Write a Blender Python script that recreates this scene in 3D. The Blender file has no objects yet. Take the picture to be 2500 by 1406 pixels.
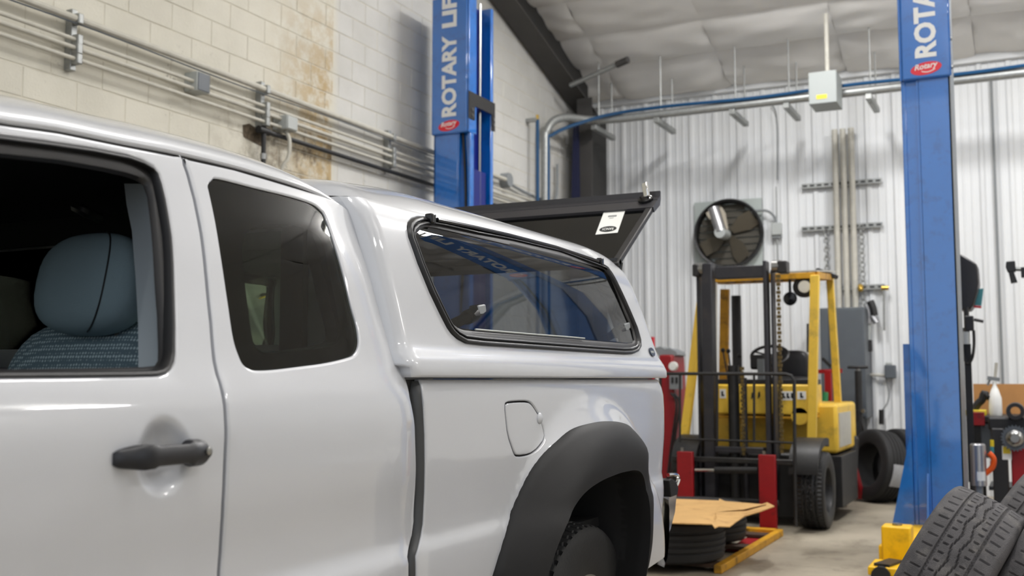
import bpy, bmesh, math, random
from math import sin, cos, tan, radians, pi, sqrt, atan2, hypot
from mathutils import Vector, Matrix, geometry

random.seed(7)
scene = bpy.context.scene
col = scene.collection

# ------------------------------------------------------------------ camera, world, lights, exposure
F = 2600.0                       # focal length in pixels of the 2500 x 1406 photograph
CAM_H = 1.18
YAW = radians(26.2)
PITCH = math.atan((925 - 703) / F)
cam_data = bpy.data.cameras.new('camera')
cam_data.sensor_width = 36.0
cam_data.lens = 36.0 * F / 2500.0
cam_data.clip_start = 0.05
cam_data.dof.use_dof = True
cam_data.dof.focus_distance = 2.9
cam_data.dof.aperture_fstop = 4.0
cam = bpy.data.objects.new('camera', cam_data)
cam.location = (0, 0, CAM_H)
cam.rotation_euler = (pi / 2 + PITCH, 0, YAW)
col.objects.link(cam)
scene.camera = cam

world = bpy.data.worlds.new('world')
scene.world = world
world.use_nodes = True
wb = world.node_tree.nodes['Background']
wb.inputs['Color'].default_value = (0.88, 0.93, 1.0, 1)
wb.inputs['Strength'].default_value = 1.25

vs = scene.view_settings
vs.view_transform = 'Standard'
vs.look = 'None'
vs.gamma = 1.0
vs.use_curve_mapping = False
vs.exposure = -0.12
scene.cycles.max_bounces = 8
scene.cycles.transparent_max_bounces = 16
scene.cycles.caustics_reflective = False
scene.cycles.caustics_refractive = False
LAMP_POWER = 88.0

# ------------------------------------------------------------------ pixel -> place helpers
_f = Vector((-sin(YAW), cos(YAW), 0)); _r = Vector((cos(YAW), sin(YAW), 0)); _u = Vector((0, 0, 1))
CF = _f * cos(PITCH) + _u * sin(PITCH)
CU = _u * cos(PITCH) - _f * sin(PITCH)
C0 = Vector((0, 0, CAM_H))
def ray(x, y): return CF + _r * ((x - 1250) / F) + CU * ((703 - y) / F)
def atX(x, y, v): r = ray(x, y); return C0 + r * ((v - C0.x) / r.x)
def atY(x, y, v): r = ray(x, y); return C0 + r * ((v - C0.y) / r.y)
def atZ(x, y, v=0.0): r = ray(x, y); return C0 + r * ((v - C0.z) / r.z)
def atD(x, y, d): return C0 + ray(x, y) * d

# ------------------------------------------------------------------ materials
def new_mat(name):
    m = bpy.data.materials.new(name); m.use_nodes = True
    return m, m.node_tree, m.node_tree.nodes['Principled BSDF']
def srgb(r, g, b):
    return tuple(((c / 255) / 12.92 if c / 255 <= 0.04045 else ((c / 255 + 0.055) / 1.055) ** 2.4) for c in (r, g, b))
def mat(name, rgb, rough=0.5, metal=0.0, coat=0.0, noise=0.0, scale=8.0, bump=0.0, bscale=40.0, emis=0.0, spec=0.5, dirt=None, dirt_amt=0.5, dirt_scale=3.0):
    m, nt, b = new_mat(name)
    c = srgb(*rgb)
    b.inputs['Base Color'].default_value = (*c, 1)
    b.inputs['Roughness'].default_value = rough
    b.inputs['Metallic'].default_value = metal
    b.inputs['Coat Weight'].default_value = coat
    b.inputs['Coat Roughness'].default_value = 0.05
    b.inputs['Specular IOR Level'].default_value = spec
    if emis > 0:
        b.inputs['Emission Color'].default_value = (*c, 1); b.inputs['Emission Strength'].default_value = emis
    tc = nt.nodes.new('ShaderNodeTexCoord') if (noise or bump or dirt) else None
    if noise or dirt:
        n = nt.nodes.new('ShaderNodeTexNoise'); n.inputs['Scale'].default_value = scale; n.inputs['Detail'].default_value = 6
        nt.links.new(tc.outputs['Object'], n.inputs['Vector'])
        r = nt.nodes.new('ShaderNodeValToRGB')
        r.color_ramp.elements[0].position = 0.3; r.color_ramp.elements[1].position = 0.7
        k0 = 1 - noise; k1 = 1 + noise * 0.6
        r.color_ramp.elements[0].color = (c[0] * k0, c[1] * k0, c[2] * k0, 1)
        r.color_ramp.elements[1].color = (min(1, c[0] * k1), min(1, c[1] * k1), min(1, c[2] * k1), 1)
        nt.links.new(n.outputs['Fac'], r.inputs['Fac'])
        out = r.outputs['Color']
        if dirt:
            n2 = nt.nodes.new('ShaderNodeTexNoise'); n2.inputs['Scale'].default_value = dirt_scale; n2.inputs['Detail'].default_value = 9; n2.inputs['Roughness'].default_value = 0.7
            nt.links.new(tc.outputs['Object'], n2.inputs['Vector'])
            r2 = nt.nodes.new('ShaderNodeValToRGB'); r2.color_ramp.elements[0].position = 0.52; r2.color_ramp.elements[1].position = 0.68
            r2.color_ramp.elements[0].color = (0, 0, 0, 1); r2.color_ramp.elements[1].color = (dirt_amt,) * 3 + (1,)
            nt.links.new(n2.outputs['Fac'], r2.inputs['Fac'])
            mx = nt.nodes.new('ShaderNodeMixRGB'); mx.inputs['Color2'].default_value = (*srgb(*dirt), 1)
            nt.links.new(r2.outputs['Color'], mx.inputs['Fac']); nt.links.new(out, mx.inputs['Color1']); out = mx.outputs['Color']
        nt.links.new(out, b.inputs['Base Color'])
    if bump:
        n = nt.nodes.new('ShaderNodeTexNoise'); n.inputs['Scale'].default_value = bscale; n.inputs['Detail'].default_value = 5
        nt.links.new(tc.outputs['Object'], n.inputs['Vector'])
        bp = nt.nodes.new('ShaderNodeBump'); bp.inputs['Strength'].default_value = bump; bp.inputs['Distance'].default_value = 0.01
        nt.links.new(n.outputs['Fac'], bp.inputs['Height']); nt.links.new(bp.outputs['Normal'], b.inputs['Normal'])
    return m
def glass_mat(name, tint, ior=1.5, rough=0.0):
    m = bpy.data.materials.new(name); m.use_nodes = True; nt = m.node_tree; nt.nodes.clear()
    o = nt.nodes.new('ShaderNodeOutputMaterial'); mx = nt.nodes.new('ShaderNodeMixShader')
    t = nt.nodes.new('ShaderNodeBsdfTransparent'); t.inputs['Color'].default_value = (*tint, 1)
    g = nt.nodes.new('ShaderNodeBsdfGlossy'); g.inputs['Roughness'].default_value = rough
    fr = nt.nodes.new('ShaderNodeFresnel'); fr.inputs['IOR'].default_value = ior
    nt.links.new(fr.outputs[0], mx.inputs['Fac']); nt.links.new(t.outputs[0], mx.inputs[1]); nt.links.new(g.outputs[0], mx.inputs[2])
    nt.links.new(mx.outputs[0], o.inputs['Surface'])
    return m

M = {}
M['paint'] = mat('white_paint', (190, 192, 197), 0.38, coat=1.0)
M['trimblack'] = mat('black_trim', (30, 29, 30), 0.45)
M['flare'] = mat('black_flare_plastic', (17, 17, 18), 0.6, spec=0.3, bump=0.08, bscale=900)
M['rubber'] = mat('rubber_seal', (22, 22, 24), 0.4)
M['glossblack'] = mat('gloss_black', (16, 16, 18), 0.15)
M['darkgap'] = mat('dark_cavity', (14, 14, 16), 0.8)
M['headliner'] = mat('dark_headliner', (46, 48, 52), 0.9)
M['greytrim'] = mat('grey_pillar_trim', (190, 200, 208), 0.6)
M['headrest'] = mat('grey_blue_fabric', (132, 152, 160), 0.9, bump=0.3, bscale=700)
M['chrome'] = mat('chrome', (215, 215, 215), 0.08, metal=1.0)
M['steel'] = mat('bare_steel', (150, 150, 148), 0.3, metal=1.0)
M['galv'] = mat('galvanised', (158, 160, 158), 0.45, metal=0.6, noise=0.12, scale=30)
M['greypaint'] = mat('grey_paint', (128, 132, 134), 0.45)
M['darkgrey'] = mat('dark_grey_paint', (84, 90, 96), 0.45, noise=0.06)
M['boxgrey'] = mat('light_grey_box', (176, 180, 178), 0.45)
M['enclosure'] = mat('enclosure_grey', (150, 155, 153), 0.5)
M['conduit'] = mat('conduit_painted', (190, 187, 176), 0.45, noise=0.1, scale=15)
M['tireblack'] = mat('tyre_rubber', (44, 43, 44), 0.75, noise=0.35, scale=14, bump=0.25, bscale=180, dirt=(96, 92, 88), dirt_amt=0.55, dirt_scale=9)
M['tiregrey'] = mat('dusty_tyre_rubber', (78, 76, 78), 0.8, noise=0.3, scale=16, bump=0.35, bscale=260, dirt=(120, 116, 112), dirt_amt=0.5, dirt_scale=14)
M['tiredark'] = mat('new_tyre_rubber', (24, 24, 25), 0.7, bump=0.15, bscale=120)
M['blue'] = mat('blue_lift_enamel', (0, 102, 188), 0.3, coat=1.0, noise=0.05, scale=4, dirt=(8, 40, 92), dirt_amt=0.35, dirt_scale=9)
M['blue'].node_tree.nodes['Principled BSDF'].inputs['Coat IOR'].default_value = 1.75
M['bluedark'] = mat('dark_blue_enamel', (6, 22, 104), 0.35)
M['white'] = mat('white_vinyl', (226, 226, 224), 0.5)
M['red'] = mat('red_enamel', (196, 24, 44), 0.4)
M['redlogo'] = mat('red_vinyl', (214, 22, 44), 0.4)
M['redfork'] = mat('red_fork_paint', (150, 6, 18), 0.5, noise=0.1, dirt=(30, 10, 10), dirt_amt=0.8, dirt_scale=4)
M['yellow'] = mat('yellow_lift_paint', (246, 192, 0), 0.4, noise=0.05, dirt=(120, 90, 20), dirt_amt=0.4, dirt_scale=6)
M['yellowfl'] = mat('forklift_yellow', (238, 196, 66), 0.45, noise=0.06, dirt=(110, 96, 60), dirt_amt=0.45, dirt_scale=5)
M['yellowold'] = mat('worn_yellow', (208, 152, 24), 0.55, noise=0.2, dirt=(40, 34, 26), dirt_amt=0.8, dirt_scale=7)
M['mast'] = mat('mast_dark_steel', (40, 40, 46), 0.5, noise=0.15, scale=6, dirt=(70, 64, 58), dirt_amt=0.4, dirt_scale=5)
M['blackm'] = mat('black_metal', (24, 24, 25), 0.5, noise=0.2, scale=10, dirt=(60, 54, 48), dirt_amt=0.4, dirt_scale=6)
M['beam'] = mat('dark_primer_steel', (64, 62, 60), 0.6, noise=0.1, scale=5)
M['beamshade'] = mat('dark_primer_steel_shaded', (46, 45, 44), 0.65, noise=0.1, scale=5)  # darker copy of the beam steel, with the web's shade put into its colour
M['hoseblue'] = mat('blue_air_hose', (14, 68, 108), 0.4)
M['cardboard'] = mat('cardboard', (206, 164, 104), 0.85, noise=0.08, scale=4, dirt=(150, 108, 60), dirt_amt=0.5, dirt_scale=6)
M['deepred'] = mat('deep_red', (140, 8, 16), 0.4)
M['chain'] = mat('greasy_chain', (96, 78, 30), 0.6, noise=0.5, scale=20)
M['wood'] = mat('brown_board', (186, 134, 78), 0.7, noise=0.12, scale=5)
M['brass'] = mat('brass', (196, 164, 84), 0.3, metal=1.0)
M['label'] = mat('paper_label', (236, 236, 232), 0.6)
M['labelgrey'] = mat('grey_tyre_label', (158, 160, 164), 0.5, noise=0.12, scale=30)
M['yellowlab'] = mat('yellow_label', (226, 200, 40), 0.5)
M['orange'] = mat('orange_plastic', (240, 92, 14), 0.45)
M['teal'] = mat('teal_plastic', (70, 140, 146), 0.5)
M['canister'] = mat('silver_canister', (178, 178, 180), 0.3, metal=0.8)
M['fanblade'] = mat('fan_blade', (98, 92, 80), 0.4, metal=0.5)
M['fandark'] = mat('fan_shutter', (70, 66, 56), 0.6, noise=0.15)
M['lampglass'] = mat('headlamp_lens', (225, 220, 205), 0.15, emis=0.15)
M['taillight'] = mat('tail_light_lens', (150, 22, 16), 0.2, coat=0.5)
M['diffuser'] = mat('lamp_diffuser', (255, 250, 240), 0.5, emis=6.0)
M['tint'] = glass_mat('privacy_glass', (0.60, 0.70, 0.63))
M['tintcap'] = glass_mat('cap_tinted_glass', (0.15, 0.17, 0.19))
M['tinthatch'] = glass_mat('hatch_tinted_glass', (0.24, 0.27, 0.245))
M['clear'] = glass_mat('clear_glass', (0.85, 0.92, 0.9))

# ------------------------------------------------------------------ scene-graph helpers
WM = {}
def tag(o, label=None, cat=None, group=None, kind=None):
    if label: o['label'] = label
    if cat: o['category'] = cat
    if group: o['group'] = group
    if kind: o['kind'] = kind
    return o
def empty(name, loc=(0, 0, 0), rz=0.0, label=None, cat=None, group=None, kind=None):
    o = bpy.data.objects.new(name, None); o.empty_display_size = 0.1
    o.location = loc; o.rotation_euler = (0, 0, rz)
    col.objects.link(o)
    WM[o.name] = Matrix.Translation(Vector(loc)) @ Matrix.Rotation(rz, 4, 'Z')
    return tag(o, label, cat, group, kind)
def world_of(o):
    while o is not None:
        if o.name in WM: return WM[o.name]
        o = o.parent
    return Matrix.Identity(4)
def copy_tree(o, parent=None):
    c = o.copy(); col.objects.link(c); c.parent = parent
    if parent is None and o.name in WM: WM[c.name] = WM[o.name].copy()
    for ch in [x for x in bpy.data.objects if x.parent == o]: copy_tree(ch, c)
    return c

class MB:
    def __init__(self): self.v = []; self.f = []
    def add(self, vs_, fs_):
        n = len(self.v); self.v += [Vector(p) for p in vs_]; self.f += [tuple(i + n for i in q) for q in fs_]; return self
    def hexa(self, p):   # 8 corners: bottom 0-3, top 4-7
        return self.add(p, [(3, 2, 1, 0), (4, 5, 6, 7), (0, 1, 5, 4), (1, 2, 6, 5), (2, 3, 7, 6), (3, 0, 4, 7)])
    def box(self, a, b):
        x0, x1 = sorted((a[0], b[0])); y0, y1 = sorted((a[1], b[1])); z0, z1 = sorted((a[2], b[2]))
        return self.hexa([(x0, y0, z0), (x1, y0, z0), (x1, y1, z0), (x0, y1, z0), (x0, y0, z1), (x1, y0, z1), (x1, y1, z1), (x0, y1, z1)])
    def bar(self, a, b, w, h, up=(0, 0, 1)):   # rectangular bar from a to b
        a = Vector(a); b = Vector(b); d = (b - a).normalized(); up = Vector(up)
        s = d.cross(up)
        if s.length < 1e-4: s = d.cross(Vector((0, 1, 0)))
        s.normalize(); t = s.cross(d)
        s *= w / 2; t *= h / 2
        return self.hexa([a - s - t, b - s - t, b + s - t, a + s - t, a - s + t, b - s + t, b + s + t, a + s + t])
    def tube(self, pts, r, n=10, caps=True):
        pts = [Vector(p) for p in pts]; rs = r if isinstance(r, (list, tuple)) else [r] * len(pts)
        rings = []; base = len(self.v); pu = None
        for i, p in enumerate(pts):
            d = (pts[min(i + 1, len(pts) - 1)] - pts[max(i - 1, 0)]).normalized()
            if pu is None:
                pu = Vector((0, 0, 1)) if abs(d.z) < 0.9 else Vector((1, 0, 0))
            s = d.cross(pu).normalized(); pu = s.cross(d).normalized()
            rings.append([p + (s * cos(2 * pi * k / n) + pu * sin(2 * pi * k / n)) * rs[i] for k in range(n)])
        vs_ = [q for rg in rings for q in rg]; fs_ = []
        for i in range(len(rings) - 1):
            for k in range(n):
                k2 = (k + 1) % n
                fs_.append((i * n + k, (i + 1) * n + k, (i + 1) * n + k2, i * n + k2))
        if caps:
            fs_.append(tuple(range(n))); fs_.append(tuple(reversed(range((len(rings) - 1) * n, len(rings) * n))))
        return self.add(vs_, fs_)
    def cyl(self, a, b, r, n=20): return self.tube([a, b], r, n)
    def lathe(self, prof, c, axis, n=32, closed=False):   # prof: (radius, offset along axis)
        c = Vector(c); a = Vector(axis).normalized()
        s = a.cross(Vector((0, 0, 1)) if abs(a.z) < 0.9 else Vector((1, 0, 0))).normalized(); t = a.cross(s)
        vs_ = []; m = len(prof)
        for k in range(n):
            d = s * cos(2 * pi * k / n) + t * sin(2 * pi * k / n)
            for r, o in prof: vs_.append(c + d * r + a * o)
        fs_ = []
        for k in range(n):
            k2 = (k + 1) % n
            for i in range(m if closed else m - 1):
                j = (i + 1) % m
                fs_.append((k * m + i, k2 * m + i, k2 * m + j, k * m + j))
        return self.add(vs_, fs_)
    def prism(self, poly, d):    # planar polygon (3D points) extruded by vector d
        n = len(poly); d = Vector(d); a = [Vector(p) for p in poly]
        return self.add(a + [p + d for p in a], [tuple(range(n))[::-1], tuple(range(n, 2 * n))] + [(i, (i + 1) % n, n + (i + 1) % n, n + i) for i in range(n)])
    def grid(self, rows, closed=False):
        n = len(rows[0]); vs_ = [p for r in rows for p in r]; fs_ = []
        for i in range(len(rows) - 1):
            for k in range(n if closed else n - 1):
                k2 = (k + 1) % n
                fs_.append((i * n + k, i * n + k2, (i + 1) * n + k2, (i + 1) * n + k))
        return self.add(vs_, fs_)
    def sphere(self, c, r, n=16, m=10, sc=(1, 1, 1)):
        c = Vector(c); rows = []
        for i in range(m + 1):
            th = pi * i / m
            rows.append([c + Vector((r * sc[0] * sin(th) * cos(2 * pi * k / n), r * sc[1] * sin(th) * sin(2 * pi * k / n), r * sc[2] * cos(th))) for k in range(n)])
        return self.grid(rows, True)
    def build(self, name, m, parent=None, local=False, bevel=0.0, smooth=True, angle=35, label=None, fix=True, subsurf=0):
        me = bpy.data.meshes.new(name)
        inv = Matrix.Identity(4) if local else world_of(parent).inverted()
        me.from_pydata([inv @ p for p in self.v], [], self.f)
        if fix:
            bm = bmesh.new(); bm.from_mesh(me)
            bmesh.ops.recalc_face_normals(bm, faces=bm.faces[:]); bm.to_mesh(me); bm.free()
        if smooth:
            me.polygons.foreach_set('use_smooth', [True] * len(me.polygons))
            me.set_sharp_from_angle(angle=radians(angle))
        me.materials.append(M[m] if isinstance(m, str) else m)
        o = bpy.data.objects.new(name, me); col.objects.link(o)
        if parent is not None: o.parent = parent
        if bevel:
            b = o.modifiers.new('bevel', 'BEVEL'); b.width = bevel; b.segments = 2; b.limit_method = 'ANGLE'; b.angle_limit = radians(40)
        if subsurf:
            b = o.modifiers.new('sub', 'SUBSURF'); b.levels = subsurf; b.render_levels = subsurf
        if label: o['label'] = label
        return o
def single(name, mb, m, label, cat, base=None, group=None, **k):
    """a one-mesh thing; its origin is put at its base"""
    zs = min(p.z for p in mb.v); cx = sum(p.x for p in mb.v) / len(mb.v); cy = sum(p.y for p in mb.v) / len(mb.v)
    org = Vector((cx, cy, zs)); mb.v = [p - org for p in mb.v]
    o = mb.build(name, m, None, local=True, **k); o.location = org
    return tag(o, label, cat, group)

def text_mesh(body, size, bold=0.0, depth=0.002, sx=1.0, spacing=1.0, shear=0.0, cap=None, width=None):
    cu = bpy.data.curves.new('t', 'FONT'); cu.body = body; cu.size = size; cu.offset = bold; cu.extrude = depth
    cu.space_character = spacing; cu.shear = shear; cu.resolution_u = 3
    o = bpy.data.objects.new('t', cu); col.objects.link(o)
    dg = bpy.context.evaluated_depsgraph_get(); dg.update()
    me = bpy.data.meshes.new_from_object(o.evaluated_get(dg))
    bpy.data.objects.remove(o); bpy.data.curves.remove(cu)
    vs_ = [v.co.copy() for v in me.vertices]; fs_ = [tuple(p.vertices) for p in me.polygons]
    bpy.data.meshes.remove(me)
    x0 = min(v.x for v in vs_); x1 = max(v.x for v in vs_); y0 = min(v.y for v in vs_); y1 = max(v.y for v in vs_)
    kx = (width / (x1 - x0)) if width else sx
    ky = (cap / (y1 - y0)) if cap else 1.0
    vs_ = [Vector(((v.x - x0) * kx, (v.y - y0) * ky, v.z)) for v in vs_]
    return vs_, fs_     # lies in xy plane with lower-left corner at origin
def place_text(tm, org, ex, ey, ez):
    vs_, fs_ = tm; ex, ey, ez, org = Vector(ex), Vector(ey), Vector(ez), Vector(org)
    return MB().add([org + ex * v.x + ey * v.y + ez * v.z for v in vs_], fs_)
def pchip(tbl):
    xs = [a for a, _ in tbl]; ys = [b for _, b in tbl]; n = len(xs)
    h = [xs[i + 1] - xs[i] for i in range(n - 1)]; d = [(ys[i + 1] - ys[i]) / h[i] for i in range(n - 1)]
    m = [0.0] * n; m[0] = d[0]; m[-1] = d[-1]
    for i in range(1, n - 1):
        m[i] = 0.0 if d[i - 1] * d[i] <= 0 else 2 * d[i - 1] * d[i] / (d[i - 1] + d[i])
    def f(x):
        if x <= xs[0]: return ys[0] + m[0] * (x - xs[0])
        if x >= xs[-1]: return ys[-1] + m[-1] * (x - xs[-1])
        i = 0
        while x > xs[i + 1]: i += 1
        t = (x - xs[i]) / h[i]
        return (ys[i] * (1 + 2 * t) * (1 - t) ** 2 + h[i] * m[i] * t * (1 - t) ** 2 + ys[i + 1] * t * t * (3 - 2 * t) + h[i] * m[i + 1] * t * t * (t - 1))
    return f
def smooth01(x): x = max(0.0, min(1.0, x)); return x * x * (3 - 2 * x)
def smooth_path(pts, n=6):
    pts = [Vector(p) for p in pts]; out = []
    for i in range(len(pts) - 1):
        p0 = pts[max(i - 1, 0)]; p1 = pts[i]; p2 = pts[i + 1]; p3 = pts[min(i + 2, len(pts) - 1)]
        for k in range(n):
            t = k / n
            out.append(0.5 * ((2 * p1) + (p2 - p0) * t + (2 * p0 - 5 * p1 + 4 * p2 - p3) * t * t + (3 * p1 - p0 - 3 * p2 + p3) * t ** 3))
    out.append(pts[-1]); return out
# ================================================================== THE ROOM
XL = -4.8      # face of the painted block wall
YB = 11.9      # face of the metal back wall
EAVE = 4.55
SLOPE = 0.30
def ceil_z(y): return EAVE + SLOPE * (YB - y) if y > 1.5 else EAVE + SLOPE * (YB - 1.5) - 0.3 * (1.5 - y)

def nmath(nt, op, a, b=None, c=None, clamp=False):
    n = nt.nodes.new('ShaderNodeMath'); n.operation = op; n.use_clamp = clamp
    for i, x in enumerate((a, b, c)):
        if x is None: continue
        if isinstance(x, (int, float)): n.inputs[i].default_value = x
        else: nt.links.new(x, n.inputs[i])
    return n.outputs[0]
def nmix(nt, f, a, b):
    n = nt.nodes.new('ShaderNodeMixRGB')
    if isinstance(f, (int, float)): n.inputs[0].default_value = f
    else: nt.links.new(f, n.inputs[0])
    for i, x in ((1, a), (2, b)):
        if isinstance(x, tuple): n.inputs[i].default_value = (*x, 1)
        else: nt.links.new(x, n.inputs[i])
    return n.outputs[0]
def nnoise(nt, vec, scale, detail=5, rough=0.6):
    n = nt.nodes.new('ShaderNodeTexNoise'); n.inputs['Scale'].default_value = scale; n.inputs['Detail'].default_value = detail; n.inputs['Roughness'].default_value = rough
    nt.links.new(vec, n.inputs['Vector']); return n.outputs['Fac']
def nrange(nt, v, a, b):
    n = nt.nodes.new('ShaderNodeMapRange'); n.clamp = True; n.interpolation_type = 'SMOOTHSTEP'
    n.inputs['From Min'].default_value = a; n.inputs['From Max'].default_value = b
    nt.links.new(v, n.inputs['Value']); return n.outputs['Result']

# ---- painted block material: cream paint, a stained strip, chipped lower courses
STAIN_Y = atX(812, 200, XL).y
def block_material():
    m, nt, b = new_mat('painted_block')
    g = nt.nodes.new('ShaderNodeNewGeometry'); sp = nt.nodes.new('ShaderNodeSeparateXYZ')
    nt.links.new(g.outputs['Position'], sp.inputs[0]); y = sp.outputs['Y']; z = sp.outputs['Z']; pos = g.outputs['Position']
    n1 = nnoise(nt, pos, 1.3); n2 = nnoise(nt, pos, 9.0, 8, 0.7)
    base = nmix(nt, nrange(nt, n1, 0.35, 0.65), srgb(200, 196, 182), srgb(212, 208, 194))
    new = nmix(nt, nrange(nt, n1, 0.35, 0.65), srgb(192, 191, 186), srgb(204, 203, 199))
    c = nmix(nt, nrange(nt, y, STAIN_Y - 0.02, STAIN_Y + 0.1), base, new)
    st = nmath(nt, 'MULTIPLY', nrange(nt, y, STAIN_Y - 0.95, STAIN_Y - 0.05), nmath(nt, 'LESS_THAN', y, STAIN_Y))
    st = nmath(nt, 'MULTIPLY', st, nrange(nt, n2, 0.36, 0.6))
    st = nmath(nt, 'MULTIPLY', st, nrange(nt, z, 4.5, 3.3))
    c = nmix(nt, nmath(nt, 'MULTIPLY', st, 0.95), c, srgb(172, 146, 98))
    dk = nmath(nt, 'MULTIPLY', nrange(nt, nnoise(nt, pos, 4.0, 9, 0.75), 0.46, 0.60), nrange(nt, z, 3.12, 2.95))
    dk2 = nmath(nt, 'MULTIPLY', nmath(nt, 'MULTIPLY', dk, nrange(nt, y, STAIN_Y - 1.6, STAIN_Y - 0.2)), nmath(nt, 'LESS_THAN', y, STAIN_Y))
    c = nmix(nt, dk2, c, srgb(96, 80, 54))
    ch = nmath(nt, 'MULTIPLY', nrange(nt, nnoise(nt, pos, 24.0, 7, 0.7), 0.60, 0.66), nrange(nt, nnoise(nt, pos, 2.2, 3), 0.5, 0.6))
    ch = nmath(nt, 'MULTIPLY', ch, nrange(nt, z, 3.5, 2.9))
    c = nmix(nt, nmath(nt, 'MULTIPLY', ch, 0.8), c, srgb(84, 76, 62))
    oi = nt.nodes.new('ShaderNodeObjectInfo')
    c = nmix(nt, nmath(nt, 'MULTIPLY', oi.outputs['Random'], 0.10), c, srgb(176, 172, 160))
    nt.links.new(c, b.inputs['Base Color']); b.inputs['Roughness'].default_value = 0.6
    bp = nt.nodes.new('ShaderNodeBump'); bp.inputs['Strength'].default_value = 0.35; bp.inputs['Distance'].default_value = 0.006
    nt.links.new(nnoise(nt, pos, 60.0, 6), bp.inputs['Height']); nt.links.new(bp.outputs['Normal'], b.inputs['Normal'])
    return m
M['block'] = block_material()
M['mortar'] = mat('painted_mortar', (202, 197, 182), 0.8, noise=0.15, scale=6)
def concrete():
    m, nt, b = new_mat('concrete_floor')
    tc = nt.nodes.new('ShaderNodeTexCoord'); v = tc.outputs['Object']
    c = nmix(nt, nrange(nt, nnoise(nt, v, 1.2, 8, 0.65), 0.3, 0.7), srgb(140, 131, 115), srgb(168, 159, 142))
    c = nmix(nt, nmath(nt, 'MULTIPLY', nrange(nt, nnoise(nt, v, 2.2, 9, 0.75), 0.48, 0.68), 0.75), c, srgb(98, 89, 75))
    nt.links.new(c, b.inputs['Base Color']); b.inputs['Roughness'].default_value = 0.5
    bp = nt.nodes.new('ShaderNodeBump'); bp.inputs['Strength'].default_value = 0.1; nt.links.new(nnoise(nt, v, 60.0), bp.inputs['Height']); nt.links.new(bp.outputs['Normal'], b.inputs['Normal'])
    return m
M['concrete'] = concrete()
M['metalwall'] = mat('white_metal_panel', (222, 224, 225), 0.5, noise=0.03, scale=2)
M['vinyl'] = mat('white_vinyl_insulation', (230, 228, 224), 0.55, noise=0.05, scale=2, bump=0.15, bscale=14)
M['plainwall'] = mat('plain_wall', (205, 204, 200), 0.7)

fl = MB().box((-5.2, -7, -0.12), (8.2, 12.3, 0)).build('floor', 'concrete', None, smooth=False); tag(fl, kind='structure')

# ---- left wall of painted blocks
wl = MB().box((XL - 0.25, -4, 0), (XL - 0.0035, YB + 0.2, 8.0)).build('wall_left', 'mortar', None, smooth=False); tag(wl, kind='structure')
zc = atX(400, 66, XL).z                       # a bed joint seen in the photograph
ROW = (atX(700, 131, XL).z - atX(700, 188, XL).z)
LEN = ROW * 2.08
yc = atX(420, 40, XL).y
bm_ = bmesh.new()
g = 0.003
bmesh.ops.create_cube(bm_, size=1.0)
for v in bm_.verts: v.co = Vector((v.co.x * 0.03, v.co.y * (LEN - 2 * g), v.co.z * (ROW - 2 * g)))
fe = [e for e in bm_.edges if all(v.co.x > 0 for v in e.verts)]
bmesh.ops.bevel(bm_, geom=fe, offset=0.003, segments=1, affect='EDGES')
block_me = bpy.data.meshes.new('block'); bm_.to_mesh(block_me); bm_.free(); block_me.materials.append(M['block'])
def proj(p):
    d = Vector(p) - C0; z = d.dot(CF)
    return (1250 + F * d.dot(_r) / z, 703 - F * d.dot(CU) / z, z)
def roofline(x):
    for (a, ya), (b, yb_) in zip([(-900, 120), (0, 250), (400, 325), (700, 415), (850, 480), (1100, 512), (1500, 650)], [(0, 250), (400, 325), (700, 415), (850, 480), (1100, 512), (1500, 650), (4000, 1400)]):
        if a <= x <= b: return ya + (yb_ - ya) * (x - a) / (b - a)
    return 900
spots = []
r0 = int((0.9 - zc) / ROW); r1 = int((6.2 - zc) / ROW)
for r in range(r0, r1):
    off = 0.5 * LEN if r % 2 else 0.0
    for k in range(int((2.2 - yc) / LEN) - 1, int((YB - yc) / LEN) + 1):
        p = Vector((XL - 0.015, yc + k * LEN + off + LEN / 2, zc + r * ROW + ROW / 2))
        if p.y + LEN / 2 > YB or p.z > ceil_z(p.y) + 0.1: continue
        x, y, d = proj(p)
        vis = -60 < x < 1420 and -40 < y < roofline(x) + 30 and d > 0
        spots.append((0 if vis else 1, d, p))
spots.sort(key=lambda s: (s[0], s[1]))
for i, (_, d, p) in enumerate(spots[:300]):
    o = bpy.data.objects.new('block', block_me); col.objects.link(o); o.parent = wl
    o.location = p + Vector((random.uniform(-0.0012, 0.0012), 0, 0))
mb = MB(); bv = [v.co.copy() for v in block_me.vertices]; bf = [tuple(p.vertices) for p in block_me.polygons]
for _, d, p in spots[300:]: mb.add([v + p for v in bv], bf)
o = mb.build('far_blocks', 'block', wl, local=True, smooth=False, fix=False); o['kind'] = 'stuff'

# ---- back wall of ribbed sheet metal
wbk = MB().box((XL, YB + 0.03, 0), (8.2, YB + 0.2, 4.7)).build('wall_back', 'metalwall', None, smooth=False); tag(wbk, kind='structure')
PITCHR = (atY(1863, 360, YB).x - atY(1520, 360, YB).x) / 6
xr = atY(1628, 350, YB).x
prof = []
for k in range(3):
    o_ = k * PITCHR
    for dx, dy in ((0.0, -0.02), (0.032, -0.02), (0.052, 0.0), (0.105, 0.0), (0.112, -0.007), (0.126, -0.007), (0.133, 0.0), (0.185, 0.0), (0.192, -0.007), (0.206, -0.007), (0.213, 0.0), (PITCHR - 0.02, 0.0)):
        prof.append((o_ + dx, dy))
prof.append((3 * PITCHR - 0.001, -0.02))
pm = MB().grid([[(x, y + 0.03, 0.0) for x, y in prof], [(x, y + 0.03, 4.52) for x, y in prof]])
p0 = None
k = int((XL - xr) / (3 * PITCHR)) - 1
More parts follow.
